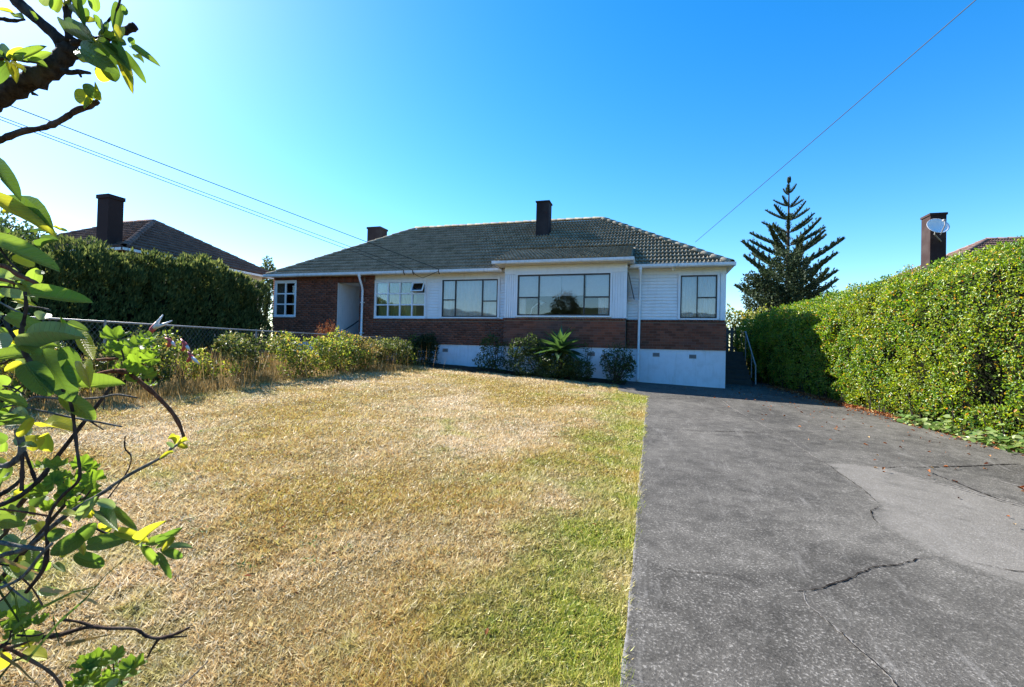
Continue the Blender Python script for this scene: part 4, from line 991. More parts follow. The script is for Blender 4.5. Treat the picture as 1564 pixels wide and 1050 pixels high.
# ------------------------------------------------------------------ overgrowth along the fence
fence_bushes = [
    (-8.55, 15.1, .95, 1.0, 'bramble', 'yellow green shrub where the fence meets the house wall'),
    (-8.4, 13.9, 1.0, 1.1, 'bramble_dark', 'leafy shrub in front of the downpipe at the far end of the fence'),
    (-8.4, 12.6, .95, 1.1, 'bramble_dry', 'duller olive shrub beside the brown seed heads at the fence'),
    (-8.4, 11.3, 1.05, 1.3, 'bramble', 'tallest yellow green bramble bush on the fence below the porch'),
    (-8.5, 10.0, .95, 1.2, 'bramble', 'bramble bush with yellow leaves on the fence below the corner window'),
    (-9.0, 8.6, .8, 1.1, 'bramble_dark', 'thin dark weedy bush with bare stems in the middle of the fence'),
    (-9.1, 7.3, .75, 1.1, 'bramble', 'straggly yellowing weed growing through the fence before the conifers'),
    (-9.0, 6.0, .8, 1.1, 'bramble_dark', 'low dull weed bush behind the geranium flowers'),
    (-8.8, 4.8, .9, 1.0, 'bramble', 'green weed bush at the near end of the fence')]
for (x, y, r, h, mt, lab) in fence_bushes:
    g = gz(x, y); rr = random.Random(int(y*10)); bl = []
    for k in range(13): bl.append(((x+rr.uniform(-.55, .5), y+rr.uniform(-.85, .85), g+h*rr.uniform(.12, .82)), (r*rr.uniform(.16, .38), r*rr.uniform(.2, .42), h*rr.uniform(.12, .26)), 1))
    bush('fence_bush', lab, 'bush', (x, y, g), bl, int(2000*r/.7), .07, mt, 16, 'weedy bushes along the chain link fence', .55, 'stem_brown', .3, .008)
def dry_tufts():
    n = 15000; Y = rng.uniform(3.2, 15.4, n); X = -8.35 + rng.normal(0, .28, n) - .25*np.sin(Y*.9)*.5 + np.clip(Y-11, 0, 5)*.12
    dens = vnoise(np.stack([X, Y, X*0], 1), .8, 2); k = rng.random(n) < np.clip((dens-.3)*2.2, .05, 1); X, Y = X[k], Y[k]; n = len(X)
    Z = ground_z(X, Y); P = np.stack([X, Y, Z-.01], 1); T = unit(sph(n)*.35+[.05, -.1, 1]); L = rng.uniform(.06, .26, n)*np.clip(dens[k]*1.6, .4, 1.2)
    o = link('dry_grass', leaf_mesh_cloud('dry_grass', P, T, sph(n), L, .008, .1, False), M['drygrass'], kind='stuff'); tag(o, 'tall dry straw coloured grass along the foot of the fence', 'grass')
    n = 3500; Y = rng.uniform(3, 16.1, n); X = -9.6+rng.normal(0, .35, n); P = np.stack([X, Y, ground_z(X, Y)], 1); T = unit(sph(n)*.3+[0, 0, 1]); L = rng.uniform(.2, .75, n)
    o = link('dry_grass', leaf_mesh_cloud('dry_grass', P, T, sph(n), L, .012, .1, False), M['drygrass'], kind='stuff'); tag(o, 'tall dry grass behind the chain link fence', 'grass')
    n = 650; Y = rng.uniform(4, 15.5, n); X = -8.35+rng.normal(0, .4, n)+np.clip(Y-11, 0, 5)*.1; P = np.stack([X, Y, ground_z(X, Y)], 1); T = unit(sph(n)*.3+[0, 0, 1]); L = rng.uniform(.3, .95, n)
    o = link('dry_stalks', leaf_mesh_cloud('dry_stalks', P, T, sph(n), L, .009, .1, False), M['drygrass'], kind='stuff'); tag(o, 'thin dry weed stalks standing among the fence bushes', 'weeds')
    # brown seed heads rising above the rail
    sh = thing('seed_heads', 'tuft of reddish brown seed heads standing above the fence rail', 'plant', (-9.5, 12.1, gz(-9.5, 12.1)))
    n = 700; sx = rng.integers(0, 16, n); base = np.stack([-9.5+rng.normal(0, .12, 16), 12.1+rng.normal(0, .28, 16), gz(-9.5, 12.1)+rng.uniform(.85, 1.25, 16)], 1)
    P = base[sx]+rng.normal(0, .035, (n, 3))*[1, 1, 3]; loc = np.array(wloc(sh)); link('seed_spray', leaf_mesh_cloud('seed_spray', P-loc, sph(n)*.5+[0, 0, 1], sph(n), .06, .02, .1, False), M['litter'], sh, tuple(loc), kind='stuff')
    for b in base: MB().tube([(b[0]*.3-9.5*.7, b[1]*.3+12.1*.7, gz(-9.5, 12.1)), tuple(b)], [.006, .004], 5).build('stalk', M['stem_red'], sh)
dry_tufts()

# ------------------------------------------------------------------ garden bed under the house
def bed():
    xs = np.linspace(-9, -.75, 60); ys = np.linspace(15.0, 16.4, 8); V = []
    for y in ys:
        for x in xs: V.append((x, y+(.25*math.sin(x*1.3)+.15*math.sin(x*3.7) if y < 15.1 else 0)-.1, gz(x, y)+.03+.05*math.sin((y-15)/1.4*math.pi)))
    V = np.array(V); V[:, 2] += (vnoise(V, 4, 2)-.5)*.05; nx = len(xs); i = (np.arange(len(ys)-1)[:, None]*nx+np.arange(nx-1)[None]).ravel()
    link('garden_bed', fast_mesh('garden_bed', V, np.stack([i, i+1, i+1+nx, i+nx], 1), True), M['soil'], kind='structure')
bed()
def gbush(label, x, y, blobs, n, L, mat, stems, srad=.012): bush('garden_shrub', label, 'shrub', (x, y, gz(x, y)), [((x+dx, y+dy, gz(x, y)+dz), s, w) for (dx, dy, dz, s, w) in blobs], n, L, mat, stems, 'shrubs under the house windows', .5, 'stem_brown', .3, srad)
gbush('dense dark shrub against the foundation at the end of the fence', -8.0, 15.5, [(0, 0, .5, (.6, .45, .55), 1), (.2, 0, .8, (.4, .4, .3), .5)], 4200, .07, 'evergreen', 5)
gbush('spindly green shrub below the brown framed window', -5.1, 15.3, [(-.25, 0, .95, (.32, .3, .35), 1.2), (.35, 0, .75, (.35, .3, .28), .6), (-.35, 0, .35, (.4, .35, .3), 1), (.2, 0, .25, (.5, .35, .25), 1)], 1700, .07, 'garden', 14)
gbush('broad dark shrub spreading around the foot of the agave', -3.4, 14.85, [(-.3, 0, .45, (.75, .4, .5), 2), (.6, -.05, .42, (.7, .4, .45), 2.5), (-.75, 0, .9, (.3, .3, .35), .6), (-.35, .1, 1.05, (.28, .28, .3), .5), (-.1, 0, .85, (.3, .3, .3), .6), (1.15, 0, .3, (.5, .35, .3), 1.2)], 9500, .065, 'garden', 12)
gbush('sparse leggy shrub in front of the downpipe by the driveway', -1.1, 15.15, [(.1, 0, .85, (.5, .4, .38), 1), (.15, 0, .35, (.45, .4, .35), 1.2), (-.15, 0, .7, (.3, .3, .3), .5), (.45, 0, .65, (.2, .2, .25), .4)], 1900, .065, 'garden', 26)
gbush('thin bare rose stems against the white foundation', -1.95, 15.3, [(0, 0, .7, (.15, .15, .45), 1), (-.1, 0, 1.1, (.1, .1, .15), .6)], 120, .05, 'garden', 6, .008)
def agave():
    t = NT('agave_leaf'); n = t.noise(6, 3); t.col(t.mix((.032, .08, .035), (.06, .115, .05), n)); t.rough(.45); t.spec(.4)
    tr = t.n('BsdfTranslucent'); tr.inputs[0].default_value = (.16, .32, .06, 1); mx = t.n('MixShader'); mx.inputs[0].default_value = .18
    t.l(t.b.outputs[0], mx.inputs[1]); t.l(tr.outputs[0], mx.inputs[2]); t.l(mx.outputs[0], t.o.inputs[0])
    c = Vector((-2.82, 14.95, 1.62)); ag = thing('agave', 'large green agave rosette on a short trunk below the bay window', 'plant', (c.x, c.y, gz(c.x, c.y)))
    MB().tube([(c.x+.1, c.y, gz(c.x, c.y)-.05), (c.x+.05, c.y, 1.3), tuple(c)], [.07, .07, .06], 8).build('trunk', M['bark'], ag)
    V = []; Fc = []; n = 7
    for i in range(n):
        u = i/(n-1); w = .125*(math.sin(math.pi*min(1, u*.85+.15))**.8)*(1 if u < .6 else (1-u)/.4*.95+.05); z = -.22*u*u
        V += [(-w, u, z+w*.55), (0, u, z-.01), (w, u, z+w*.55)]
    for i in range(n-1): a = 3*i; Fc += [(a, a+1, a+4, a+3), (a+1, a+2, a+5, a+4)]
    me = fast_mesh('leaf', np.array(V), np.array(Fc), True); me.materials.append(t.m); r = random.Random(2); N_ = 42
    for k in range(N_):
        az = k*2.39996; el = R(82 - 92*(k/N_)**.8 + r.uniform(-6, 6)); l = (.78+.16*(k/N_))*r.uniform(.9, 1.1)
        rot = (Matrix.Rotation(az, 3, 'Z') @ Matrix.Rotation(el, 3, 'X')).to_euler(); link('leaf', me, None, ag, c+Vector((0, 0, .02-.10*k/N_)), rot, scale=(l*1.05, l, l))
agave()

# ------------------------------------------------------------------ lawn grass
def lawn():
    n = 680000; r = 1.5 + 15.5*rng.random(n)**1.35; a = R(-4) + R(78)*rng.random(n); a = a + R(0)
    X = -np.sin(a)*r; Y = np.cos(a)*r
    dl = np.array([drive_left(y) for y in np.linspace(-3, 17, 400)]); left = np.interp(Y, np.linspace(-3, 17, 400), dl)
    k = (X < left+.03+rng.normal(0, .012, n)) & (X > -8.9) & (Y > .8) & (Y < 15.0); X, Y, r = X[k], Y[k], r[k]; n = len(X)
    Z = ground_z(X, Y) + (vnoise(np.stack([X, Y, X*0], 1), .9, 3)-.5)*.05 - .006
    tall = .6 + .9*vnoise(np.stack([X, Y, X*0], 1), 2.2, 12)**1.5; tuft = vnoise(np.stack([X, Y, X*0], 1), 11, 13)
    L = (.024+.04*rng.random(n))*tall*(.6+.8*tuft)*(1+.02*r); W = (.0036+.0013*r)*rng.uniform(.7, 1.3, n)
    az = rng.random(n)*2*math.pi; lean = rng.uniform(.3, 2.0, n); T = unit(np.stack([np.cos(az)*lean, np.sin(az)*lean, np.ones(n)*.75], 1))
    B = unit(np.cross(T, sph(n))); P = np.stack([X, Y, Z], 1)
    V = np.stack([P-B*W[:, None]*.5, P+B*W[:, None]*.5, P+T*L[:, None]-[0, 0, .0]], 1).reshape(-1, 3)
    o = link('lawn_grass', fast_mesh('lawn_grass', V, np.arange(3*n).reshape(-1, 3)), M['blade'], kind='stuff'); tag(o, 'short patchy lawn, sun dried to straw with greener patches by the driveway', 'grass')
    # longer uncut fringe leaning over the driveway edge
    n = 9000; Y = 1.2+11.6*rng.random(n)**1.4; X = -.13+rng.normal(0, .022, n); k = rng.random(n) < np.clip(vnoise(np.stack([X*0, Y, X*0], 1), 2.6, 4)*1.9-.35, .05, 1); X, Y = X[k], Y[k]; n = len(X)
    P = np.stack([X, Y, ground_z(X, Y)-.01], 1); T = unit(sph(n)*.8+[.45, 0, .8]); L = rng.uniform(.03, .085, n)
    o = link('edge_grass', leaf_mesh_cloud('edge_grass', P, T, sph(n), L, .004+.0006*Y, .1, False), M['blade'], kind='stuff'); tag(o, 'uncut grass fringe leaning over the driveway edge', 'grass')
    # flat weeds and greener tufts
    n = 1500; cx = rng.uniform(-6, -.4, 90); cy = rng.uniform(2.2, 9, 90); i = rng.integers(0, 90, n); X = cx[i]+rng.normal(0, .045, n); Y = cy[i]+rng.normal(0, .035, n)
    k = X < -.16; X, Y = X[k], Y[k]; n = len(X); P = np.stack([X, Y, ground_z(X, Y)+.012], 1); L = rng.uniform(.015, .035, n)
    o = link('lawn_weeds', leaf_mesh_cloud('lawn_weeds', P, sph(n)*[1, 1, .3]+[0, 0, .25], sph(n)*.4+[0, 0, 1], L, L*.32, .2), M['garden_weed'], kind='stuff'); tag(o, 'dark green flat weeds dotted through the dry lawn', 'weeds')
    n = 160; X = rng.uniform(-7.5, -.3, n); Y = 2.2+10*rng.random(n)**1.3; P = np.stack([X, Y, ground_z(X, Y)+.035], 1); L = rng.uniform(.025, .05, n)
    o = link('fallen_leaves', leaf_mesh_cloud('fallen_leaves', P, sph(n)*[1, 1, .2], sph(n)*.4+[0, 0, 1], L, L*.5, .3), M['litter'], kind='stuff'); tag(o, 'scattered small red and brown fallen leaves on the lawn', 'leaf litter')
M['garden_weed'] = leafmat('weed_leaf', [(0, (.05, .10, .025)), (1, (.11, .19, .04))], .3, 1.0, .5, .4)
lawn()

# ------------------------------------------------------------------ foreground shrubs at the left edge
def big_leaf_mat(name, c0, c1, rib, tcol, trans):
    t = NT(name); g = t.n('TexCoord').outputs['Generated']; sx = t.n('SeparateXYZ'); t.l(g, sx.inputs[0])
    dx = t.math('ABSOLUTE', t.math('SUBTRACT', sx.outputs[0], .5))
    # side veins slanting from the midrib
    w = t.math('SINE', t.math('MULTIPLY', t.math('SUBTRACT', sx.outputs[1], t.math('MULTIPLY', dx, .55)), 70.0))
    vein = t.math('MAXIMUM', t.ramp(dx, [(.012, 1), (.04, 0)]), t.math('MULTIPLY', t.ramp(w, [(.7, 0), (1, 1)]), .5))
    r = t.n('ObjectInfo').outputs['Random']; n = t.noise(22, 4); c = t.mix(c0, c1, t.math('ADD', t.math('MULTIPLY', r, .6), t.math('MULTIPLY', n, .4)))
    n2 = t.noise(60, 3); c = t.mix(c, (.17, .10, .03), t.math('MULTIPLY', t.ramp(n2, [(.66, 0), (.74, 1)]), .7))
    c = t.mix(c, rib, vein); t.col(c); t.rough(.5); t.spec(.35); t.bump(t.math('SUBTRACT', n, t.math('MULTIPLY', vein, 1.2)), .8, .006)
    tr = t.n('BsdfTranslucent'); t.l(t.mix(tcol, (tcol[0]*.6, tcol[1]*.62, tcol[2]*.6), t.math('ADD', t.math('MULTIPLY', vein, .5), t.math('MULTIPLY', n, .5))), tr.inputs['Color'])
    mx = t.n('MixShader'); mx.inputs[0].default_value = trans; t.l(t.b.outputs[0], mx.inputs[1]); t.l(tr.outputs[0], mx.inputs[2]); t.l(mx.outputs[0], t.o.inputs[0]); return t.m
LM = {'g': big_leaf_mat('broad_leaf_green', (.06, .12, .03), (.13, .20, .05), (.22, .30, .10), (.36, .52, .05), .45),
      'd': big_leaf_mat('broad_leaf_dark', (.045, .095, .025), (.09, .15, .035), (.15, .22, .07), (.24, .40, .04), .4),
      'p': big_leaf_mat('broad_leaf_pale', (.22, .30, .12), (.30, .37, .17), (.40, .45, .24), (.40, .52, .12), .35),
      'y': big_leaf_mat('broad_leaf_yellow', (.28, .32, .03), (.42, .42, .04), (.45, .45, .12), (.75, .72, .04), .5),
      'l': big_leaf_mat('lobed_leaf_green', (.05, .115, .018), (.12, .21, .025), (.2, .3, .06), (.32, .50, .03), .42)}
def leaf_variant(curl, fold, wav, lobed=False, seed=0):
    """leaf of length 1 along +Y, half width .5, in a 7 x 5 grid"""
    r = random.Random(seed); V = []; Fc = []; n = 10; k = 5
    for i in range(n+1):
        u = (1-math.cos(math.pi*i/n))/2; w = max(.03, (1-abs(2*u**.9-1)**2.4)**.55) if 0 < u < 1 else .05
        for j in range(k):
            s = (j/(k-1)-.5)*2; x = s*.5*w+.05*math.sin(u*2.6+seed)*u; z = fold*abs(s)*w*.5 - curl*u*u + wav*math.sin(u*9+seed)*abs(s)*.9 + .03*math.sin(u*5+seed*2)
            V.append((x, u, z))
    for i in range(n):
        for j in range(k-1): a = i*k+j; Fc.append((a, a+1, a+k+1, a+k))
    return fast_mesh('leaf', np.array(V), np.array(Fc), True)
def lobed_variant(seed):
    r = random.Random(seed); V = [(0, 0, 0)]; Fc = []; N_ = 36
    for ring in (.5, 1.0):
        for i in range(N_+1):
            th = R(-160)+R(320)*i/N_; rad = ring*(.82+.18*abs(math.cos(th*3.5/1.0)) - (.06 if i % 2 else 0)*ring); cup = .3*ring*ring + .16*math.cos(th*7)*ring*ring + r.uniform(-.03, .03)
            V.append((math.sin(th)*rad*.5, .5*math.cos(th)*rad+.1, cup*.6))
    m = N_+1
    for i in range(N_): Fc.append((0, 1+i, 2+i, 2+i)); Fc.append((1+i, 1+m+i, 2+m+i, 2+i))
    me = bpy.data.meshes.new('leaf'); me.from_pydata(V, [], [tuple(dict.fromkeys(f)) for f in Fc]); me.polygons.foreach_set('use_smooth', [True]*len(me.polygons)); me.update(); return me
_lv = {}
def leaf_data(kind, var):
    key = (kind, var)
    if key not in _lv:
        me = lobed_variant(var) if kind == 'l' and var >= 10 else leaf_variant(*[(.16, .35, .015), (.30, .2, .03), (.05, .5, .02), (-.12, .3, .03)][var % 4], seed=var)
        me.materials.append(LM[kind]); _lv[key] = me
    return _lv[key]
def put_leaf(root, b, t, width, face, kind, zb, zt, var=0):
    """leaf from pixel b to pixel t; width in pixels; face 0..1 how far its flat side turns to the viewer"""
    B, T = at(b[0], b[1], zb), at(t[0], t[1], zt); d = T-B; L = d.length; y = d.normalized(); view = (CAMP-(B+T)/2).normalized()
    up = Vector((0, 0, 1)); f = (view*face + up*(1-face)*(1 if var % 2 == 0 else .8)); nz = (f - y*f.dot(y)).normalized(); x = y.cross(nz)
    rot = Matrix((x, y, nz)).transposed().to_euler(); w = width/F*(zb+zt)/2/max(.35, face+.25)
    link('leaf', leaf_data(kind, var), None, root, B, rot, scale=(w, L, L*.9))
def put_lobed(root, c, rad, kind, z, tilt, seed):
    P = at(c[0], c[1], z); r = random.Random(seed); view = (CAMP-P).normalized(); n = (view*tilt + Vector((r.uniform(-.5, .3), r.uniform(-.3, .3), 1))*(1-tilt)).normalized()
    y = Vector((r.uniform(-1, 1), r.uniform(-1, 1), r.uniform(-.3, .6))); y = (y-n*y.dot(n)).normalized(); x = y.cross(n); S = 2.3*rad/F*z
    link('leaf', leaf_data('l', 10+seed % 3), None, root, P, Matrix((x, y, n)).transposed().to_euler(), scale=(S, S, S))
def stem(root, pix, th, z, mat, name='branch', seed=0):
    r = random.Random(seed+len(pix)); zz = z if hasattr(z, '__len__') else [z]*len(pix); pts = [at(p[0], p[1], zz[i]) for i, p in enumerate(pix)]
    # smooth with catmull-rom
    out = []; rad = []; tw = th if hasattr(th, '__len__') else [th]*len(pix); tw = [q*(.78 if root.name.startswith('broadleaf') else 1) for q in tw]
    for i in range(len(pts)-1):
        p0, p1, p2, p3 = pts[max(i-1, 0)], pts[i], pts[i+1], pts[min(i+2, len(pts)-1)]
        for k in range(5):
            t = k/5; out.append(.5*((2*p1)+(p2-p0)*t+(2*p0-5*p1+4*p2-p3)*t*t+(3*p1-p0-3*p2+p3)*t**3)); rad.append((tw[i]+(tw[i+1]-tw[i])*t)*.5/F*zz[i]*r.uniform(.84, 1.16)*(1.22 if r.random() < .1 else 1))
    out.append(pts[-1]); rad.append(tw[-1]*.5/F*zz[-1])
    return MB().tube(out, rad, 8).build(name, mat, root, smooth=True)

# overhanging tree at the top left
tr = thing('overhanging_tree', 'dark tree limb with backlit leaves reaching in at the upper left corner', 'tree', (-2.9, .9, gz(-2.9, .9)))
MB().tube([(-2.9, .9, 0), (-2.85, .92, .9), at(-260, 330, 1.75), at(-160, 240, 1.75), at(-60, 178, 1.75)], [.075, .07, .06, .05, .04], 10).build('trunk', M['bark'], tr, smooth=True)
stem(tr, [(-60, 178), (-25, 160), (0, 147), (32, 130), (68, 112), (92, 93), (106, 75), (112, 58)], [34, 32, 30, 28, 28, 27, 24, 12], 1.75, M['bark'], 'limb', 1)
stem(tr, [(104, 78), (92, 62), (72, 43), (45, 20), (15, -8), (-25, -50)], [22, 20, 17, 16, 15, 14], 1.75, M['bark'], 'limb', 2)
stem(tr, [(107, 66), (104, 45), (103, 15), (105, -25)], [13, 11, 9, 8], 1.74, M['bark'], 'limb', 3)
stem(tr, [(95, 108), (108, 111), (122, 110), (138, 112)], [9, 8, 8, 4], 1.72, M['bark'], 'twig', 4); stem(tr, [(120, 110), (124, 118)], [4, 3], 1.72, M['bark'], 'twig')
stem(tr, [(110, 66), (135, 64), (165, 58), (190, 48), (207, 40)], [9, 9, 10, 11, 11], 1.7, M['bark'], 'twig', 5)
stem(tr, [(-60, 232), (-20, 220), (0, 214), (35, 201), (68, 195), (95, 183), (117, 169), (136, 163), (150, 155)], [11, 10, 9, 9, 8, 8, 8, 8, 7], 1.68, M['stem_brown'], 'limb', 6)
stem(tr, [(-30, 28), (0, 29), (20, 32), (38, 30)], [6, 6, 5, 3], 1.7, M['bark'], 'twig', 7); stem(tr, [(50, 143), (58, 146)], [5, 2], 1.74, M['bark'], 'twig'); stem(tr, [(80, 95), (76, 88)], [6, 3], 1.74, M['bark'], 'twig')
stem(tr, [(-20, 96), (5, 90), (30, 93), (60, 97)], [6, 5, 3, 2], 1.66, M['stem_brown'], 'twig', 8)
stem(tr, [(150, 62), (160, 40), (180, 12), (186, -20)], [5, 4, 3, 3], 1.7, M['stem_brown'], 'twig', 9); stem(tr, [(105, 40), (125, 48), (150, 60)], [5, 4, 3], 1.7, M['stem_brown'], 'twig', 10)
top_leaves = [((22, 22), (-3, 13), 8, .5, 'y'), ((46, 18), (58, 26), 6, .5, 'g'), ((20, 25), (36, 30), 8, .6, 'g'), ((12, 90), (38, 74), 10, .7, 'y'), ((28, 92), (62, 71), 13, .8, 'g'), ((42, 94), (71, 79), 11, .7, 'g'), ((40, 96), (72, 101), 9, .6, 'g'), ((20, 92), (40, 97), 8, .6, 'g'),
 ((15, 95), (-10, 66), 20, .8, 'd'), ((12, 97), (-10, 122), 20, .8, 'd'), ((15, 97), (25, 125), 14, .8, 'y'), ((22, 97), (41, 117), 8, .6, 'y'), ((8, 92), (-14, 84), 24, .8, 'd'), ((75, -10), (62, 10), 15, .8, 'p'), ((92, -8), (82, 17), 15, .8, 'g'), ((97, 5), (96, 20), 10, .7, 'y'), ((110, -10), (120, 11), 14, .7, 'd'), ((128, -10), (118, 8), 12, .7, 'd'), ((140, -8), (148, 19), 17, .9, 'g'),
 ((172, -12), (184, 4), 10, .7, 'd'), ((182, 8), (176, 46), 16, .8, 'd'), ((187, 8), (194, 26), 7, .6, 'd'), ((108, 18), (128, 33), 14, .7, 'd'), ((122, 30), (151, 38), 12, .7, 'y'), ((128, 34), (132, 12), 9, .6, 'd'), ((143, 22), (158, 46), 8, .6, 'd'), ((98, 50), (142, 62), 13, .6, 'd'), ((126, 60), (148, 72), 11, .6, 'y'), ((122, 74), (168, 104), 34, .95, 'd'), ((148, 62), (176, 86), 24, .9, 'd'), ((168, 70), (200, 108), 26, .9, 'd'),
 ((183, 40), (182, 66), 15, .9, 'y'), ((202, 73), (239, 95), 11, .8, 'g'), ((188, 79), (216, 115), 13, .8, 'd'), ((205, 87), (219, 95), 6, .6, 'g'), ((160, 92), (178, 129), 27, .95, 'd'), ((150, 100), (163, 127), 22, .95, 'y'), ((183, 82), (196, 116), 18, .9, 'y'), ((193, 105), (203, 128), 13, .9, 'g'), ((124, 90), (148, 102), 12, .8, 'y'), ((195, 58), (206, 68), 10, .7, 'd'), ((150, 55), (172, 50), 12, .7, 'y'), ((158, 60), (158, 36), 10, .7, 'd'), ((170, 62), (190, 66), 12, .7, 'd'),
 ((142, 152), (111, 146), 27, .95, 'y'), ((144, 152), (130, 124), 18, .9, 'd'), ((148, 150), (146, 127), 9, .8, 'y'), ((148, 152), (153, 138), 9, .8, 'y'), ((140, 155), (130, 160), 7, .6, 'g')]
for i, (b, t, w, f, k) in enumerate(top_leaves): r = random.Random(i); put_leaf(tr, b, t, w, f, k, 1.68+r.uniform(-.06, .05), 1.66+r.uniform(-.09, .05), i)

# broad leaved shrub
sb = thing('broadleaf_shrub', 'tangled shrub with large oval backlit leaves filling the left edge of the lawn', 'shrub', (-1.75, .35, gz(-1.75, .35)))
ZS0 = 1.25
for k, (px, py, x0) in enumerate(((-40, 560, -1.85), (-30, 760, -1.7), (-40, 900, -1.65), (-50, 420, -1.95))):
    e = at(px, py, ZS0); MB().tube([(x0, .3+.06*k, -.02), Vector((x0, .35, 0)).lerp(e, .55)+Vector((-.05, 0, .1)), e], [.02, .016, .010], 8).build('branch', M['bark_grey'], sb, smooth=True)
stem(sb, [(-50, 420), (0, 406), (28, 420), (50, 430), (70, 441)], [10, 9, 9, 8, 5], 1.2, M['stem_red'], 'branch', 1); stem(sb, [(-40, 425), (0, 427), (20, 432), (34, 436)], [8, 7, 6, 5], 1.25, M['stem_red'], 'branch', 2); stem(sb, [(0, 380), (15, 400), (32, 416)], [4, 4, 4], 1.25, M['stem_brown'], 'branch', 3)
stem(sb, [(38, 446), (40, 470), (36, 492), (32, 512), (36, 535), (48, 555), (68, 580), (98, 598)], [6, 7, 7, 8, 9, 8, 7, 6], 1.18, M['stem_brown'], 'branch', 4)
stem(sb, [(98, 598), (109, 620), (114, 655), (118, 690), (122, 720), (118, 737), (98, 755), (80, 778), (72, 805), (72, 840), (66, 870), (40, 905)], [6, 6, 6, 6, 6, 6, 6, 6, 7, 7, 7, 7], 1.2, M['stem_brown'], 'branch', 5)
stem(sb, [(-40, 700), (0, 712), (22, 705), (34, 685), (26, 655)], [10, 10, 11, 12, 10], 1.22, M['bark_grey'], 'branch', 6); stem(sb, [(34, 690), (34, 715), (33, 750)], [6, 6, 7], 1.22, M['stem_brown'], 'branch', 7); stem(sb, [(38, 690), (46, 712), (55, 736)], [5, 6, 6], 1.22, M['stem_brown'], 'branch', 8)
stem(sb, [(-30, 782), (0, 772), (30, 758), (55, 738), (70, 724), (72, 715)], [10, 9, 9, 8, 7, 5], 1.22, M['bark'], 'branch', 9); stem(sb, [(-30, 765), (0, 756), (22, 742), (36, 728)], [10, 9, 8, 6], 1.25, M['bark'], 'branch', 10)
stem(sb, [(-40, 880), (0, 850), (40, 838), (85, 800), (120, 775), (150, 757), (170, 745)], [9, 8, 9, 9, 8, 7, 6], 1.25, M['bark_grey'], 'branch', 11); stem(sb, [(150, 757), (195, 727), (250, 697), (262, 685), (275, 678)], [6, 6, 6, 6, 4], 1.27, M['bark_grey'], 'branch', 12)
stem(sb, [(-20, 905), (30, 885), (60, 850), (80, 830)], [6, 6, 6, 5], 1.15, M['bark_grey'], 'branch', 13); stem(sb, [(-20, 825), (40, 836), (72, 840)], [8, 8, 8], 1.2, M['bark_grey'], 'branch', 14); stem(sb, [(0, 778), (35, 782), (72, 788)], [4, 4, 4], 1.2, M['stem_red'], 'branch', 15)
stem(sb, [(145, 807), (170, 818), (200, 826), (225, 836)], [4, 4, 4, 3], 1.25, M['stem_brown'], 'branch', 16)
stem(sb, [(5, 622), (22, 619), (40, 614), (56, 607), (100, 610), (150, 608), (178, 603), (210, 608)], [4, 4, 5, 5, 4, 4, 4, 3], 1.4, M['bark_grey'], 'twig', 17); stem(sb, [(30, 620), (100, 636), (150, 645), (186, 652)], [3, 4, 4, 3], 1.4, M['bark_grey'], 'twig', 18); stem(sb, [(138, 644), (158, 657)], [3, 2], 1.4, M['stem_brown'], 'twig'); stem(sb, [(160, 604), (158, 626)], [2, 2], 1.4, M['stem_brown'], 'twig')
stem(sb, [(191, 667), (191, 685), (200, 697), (198, 712), (190, 728), (175, 748), (160, 768)], 2.4, 1.3, M['stem_brown'], 'twig', 19); stem(sb, [(-20, 540), (0, 556), (20, 548), (50, 545)], 4, 1.3, M['stem_brown'], 'twig', 20)
stem(sb, [(-20, 450), (0, 462), (30, 478), (45, 480)], 3.5, 1.3, M['bark_grey'], 'twig', 21); stem(sb, [(42, 468), (60, 470), (76, 474)], [3, 3, 4], 1.35, M['bark_grey'], 'twig', 22); stem(sb, [(5, 482), (15, 505), (30, 525)], 6, 1.25, M['bark'], 'twig', 23)
stem(sb, [(-20, 1000), (15, 990), (50, 976), (90, 970), (135, 958), (165, 960), (205, 961), (224, 972), (245, 975), (272, 967), (290, 958)], [9, 8, 8, 8, 7, 6, 6, 6, 6, 5, 3], 1.5, M['stem_brown'], 'branch', 24); stem(sb, [(243, 976), (234, 988), (226, 1003)], [6, 5, 3], 1.5, M['bark'], 'twig', 25); stem(sb, [(95, 947), (120, 950), (142, 957)], [5, 5, 6], 1.5, M['stem_brown'], 'twig', 26); stem(sb, [(245, 975), (285, 972)], [4, 3], 1.5, M['bark'], 'twig', 27)
stem(sb, [(0, 985), (40, 1005), (80, 1030), (100, 1060)], [6, 6, 5, 5], 1.4, M['stem_red'], 'branch', 28); stem(sb, [(275, 1050), (300, 1028), (318, 1010)], 2.5, 1.8, M['bark_grey'], 'twig', 29); stem(sb, [(30, 880), (50, 900), (65, 925)], 3, 1.3, M['stem_red'], 'twig', 30)
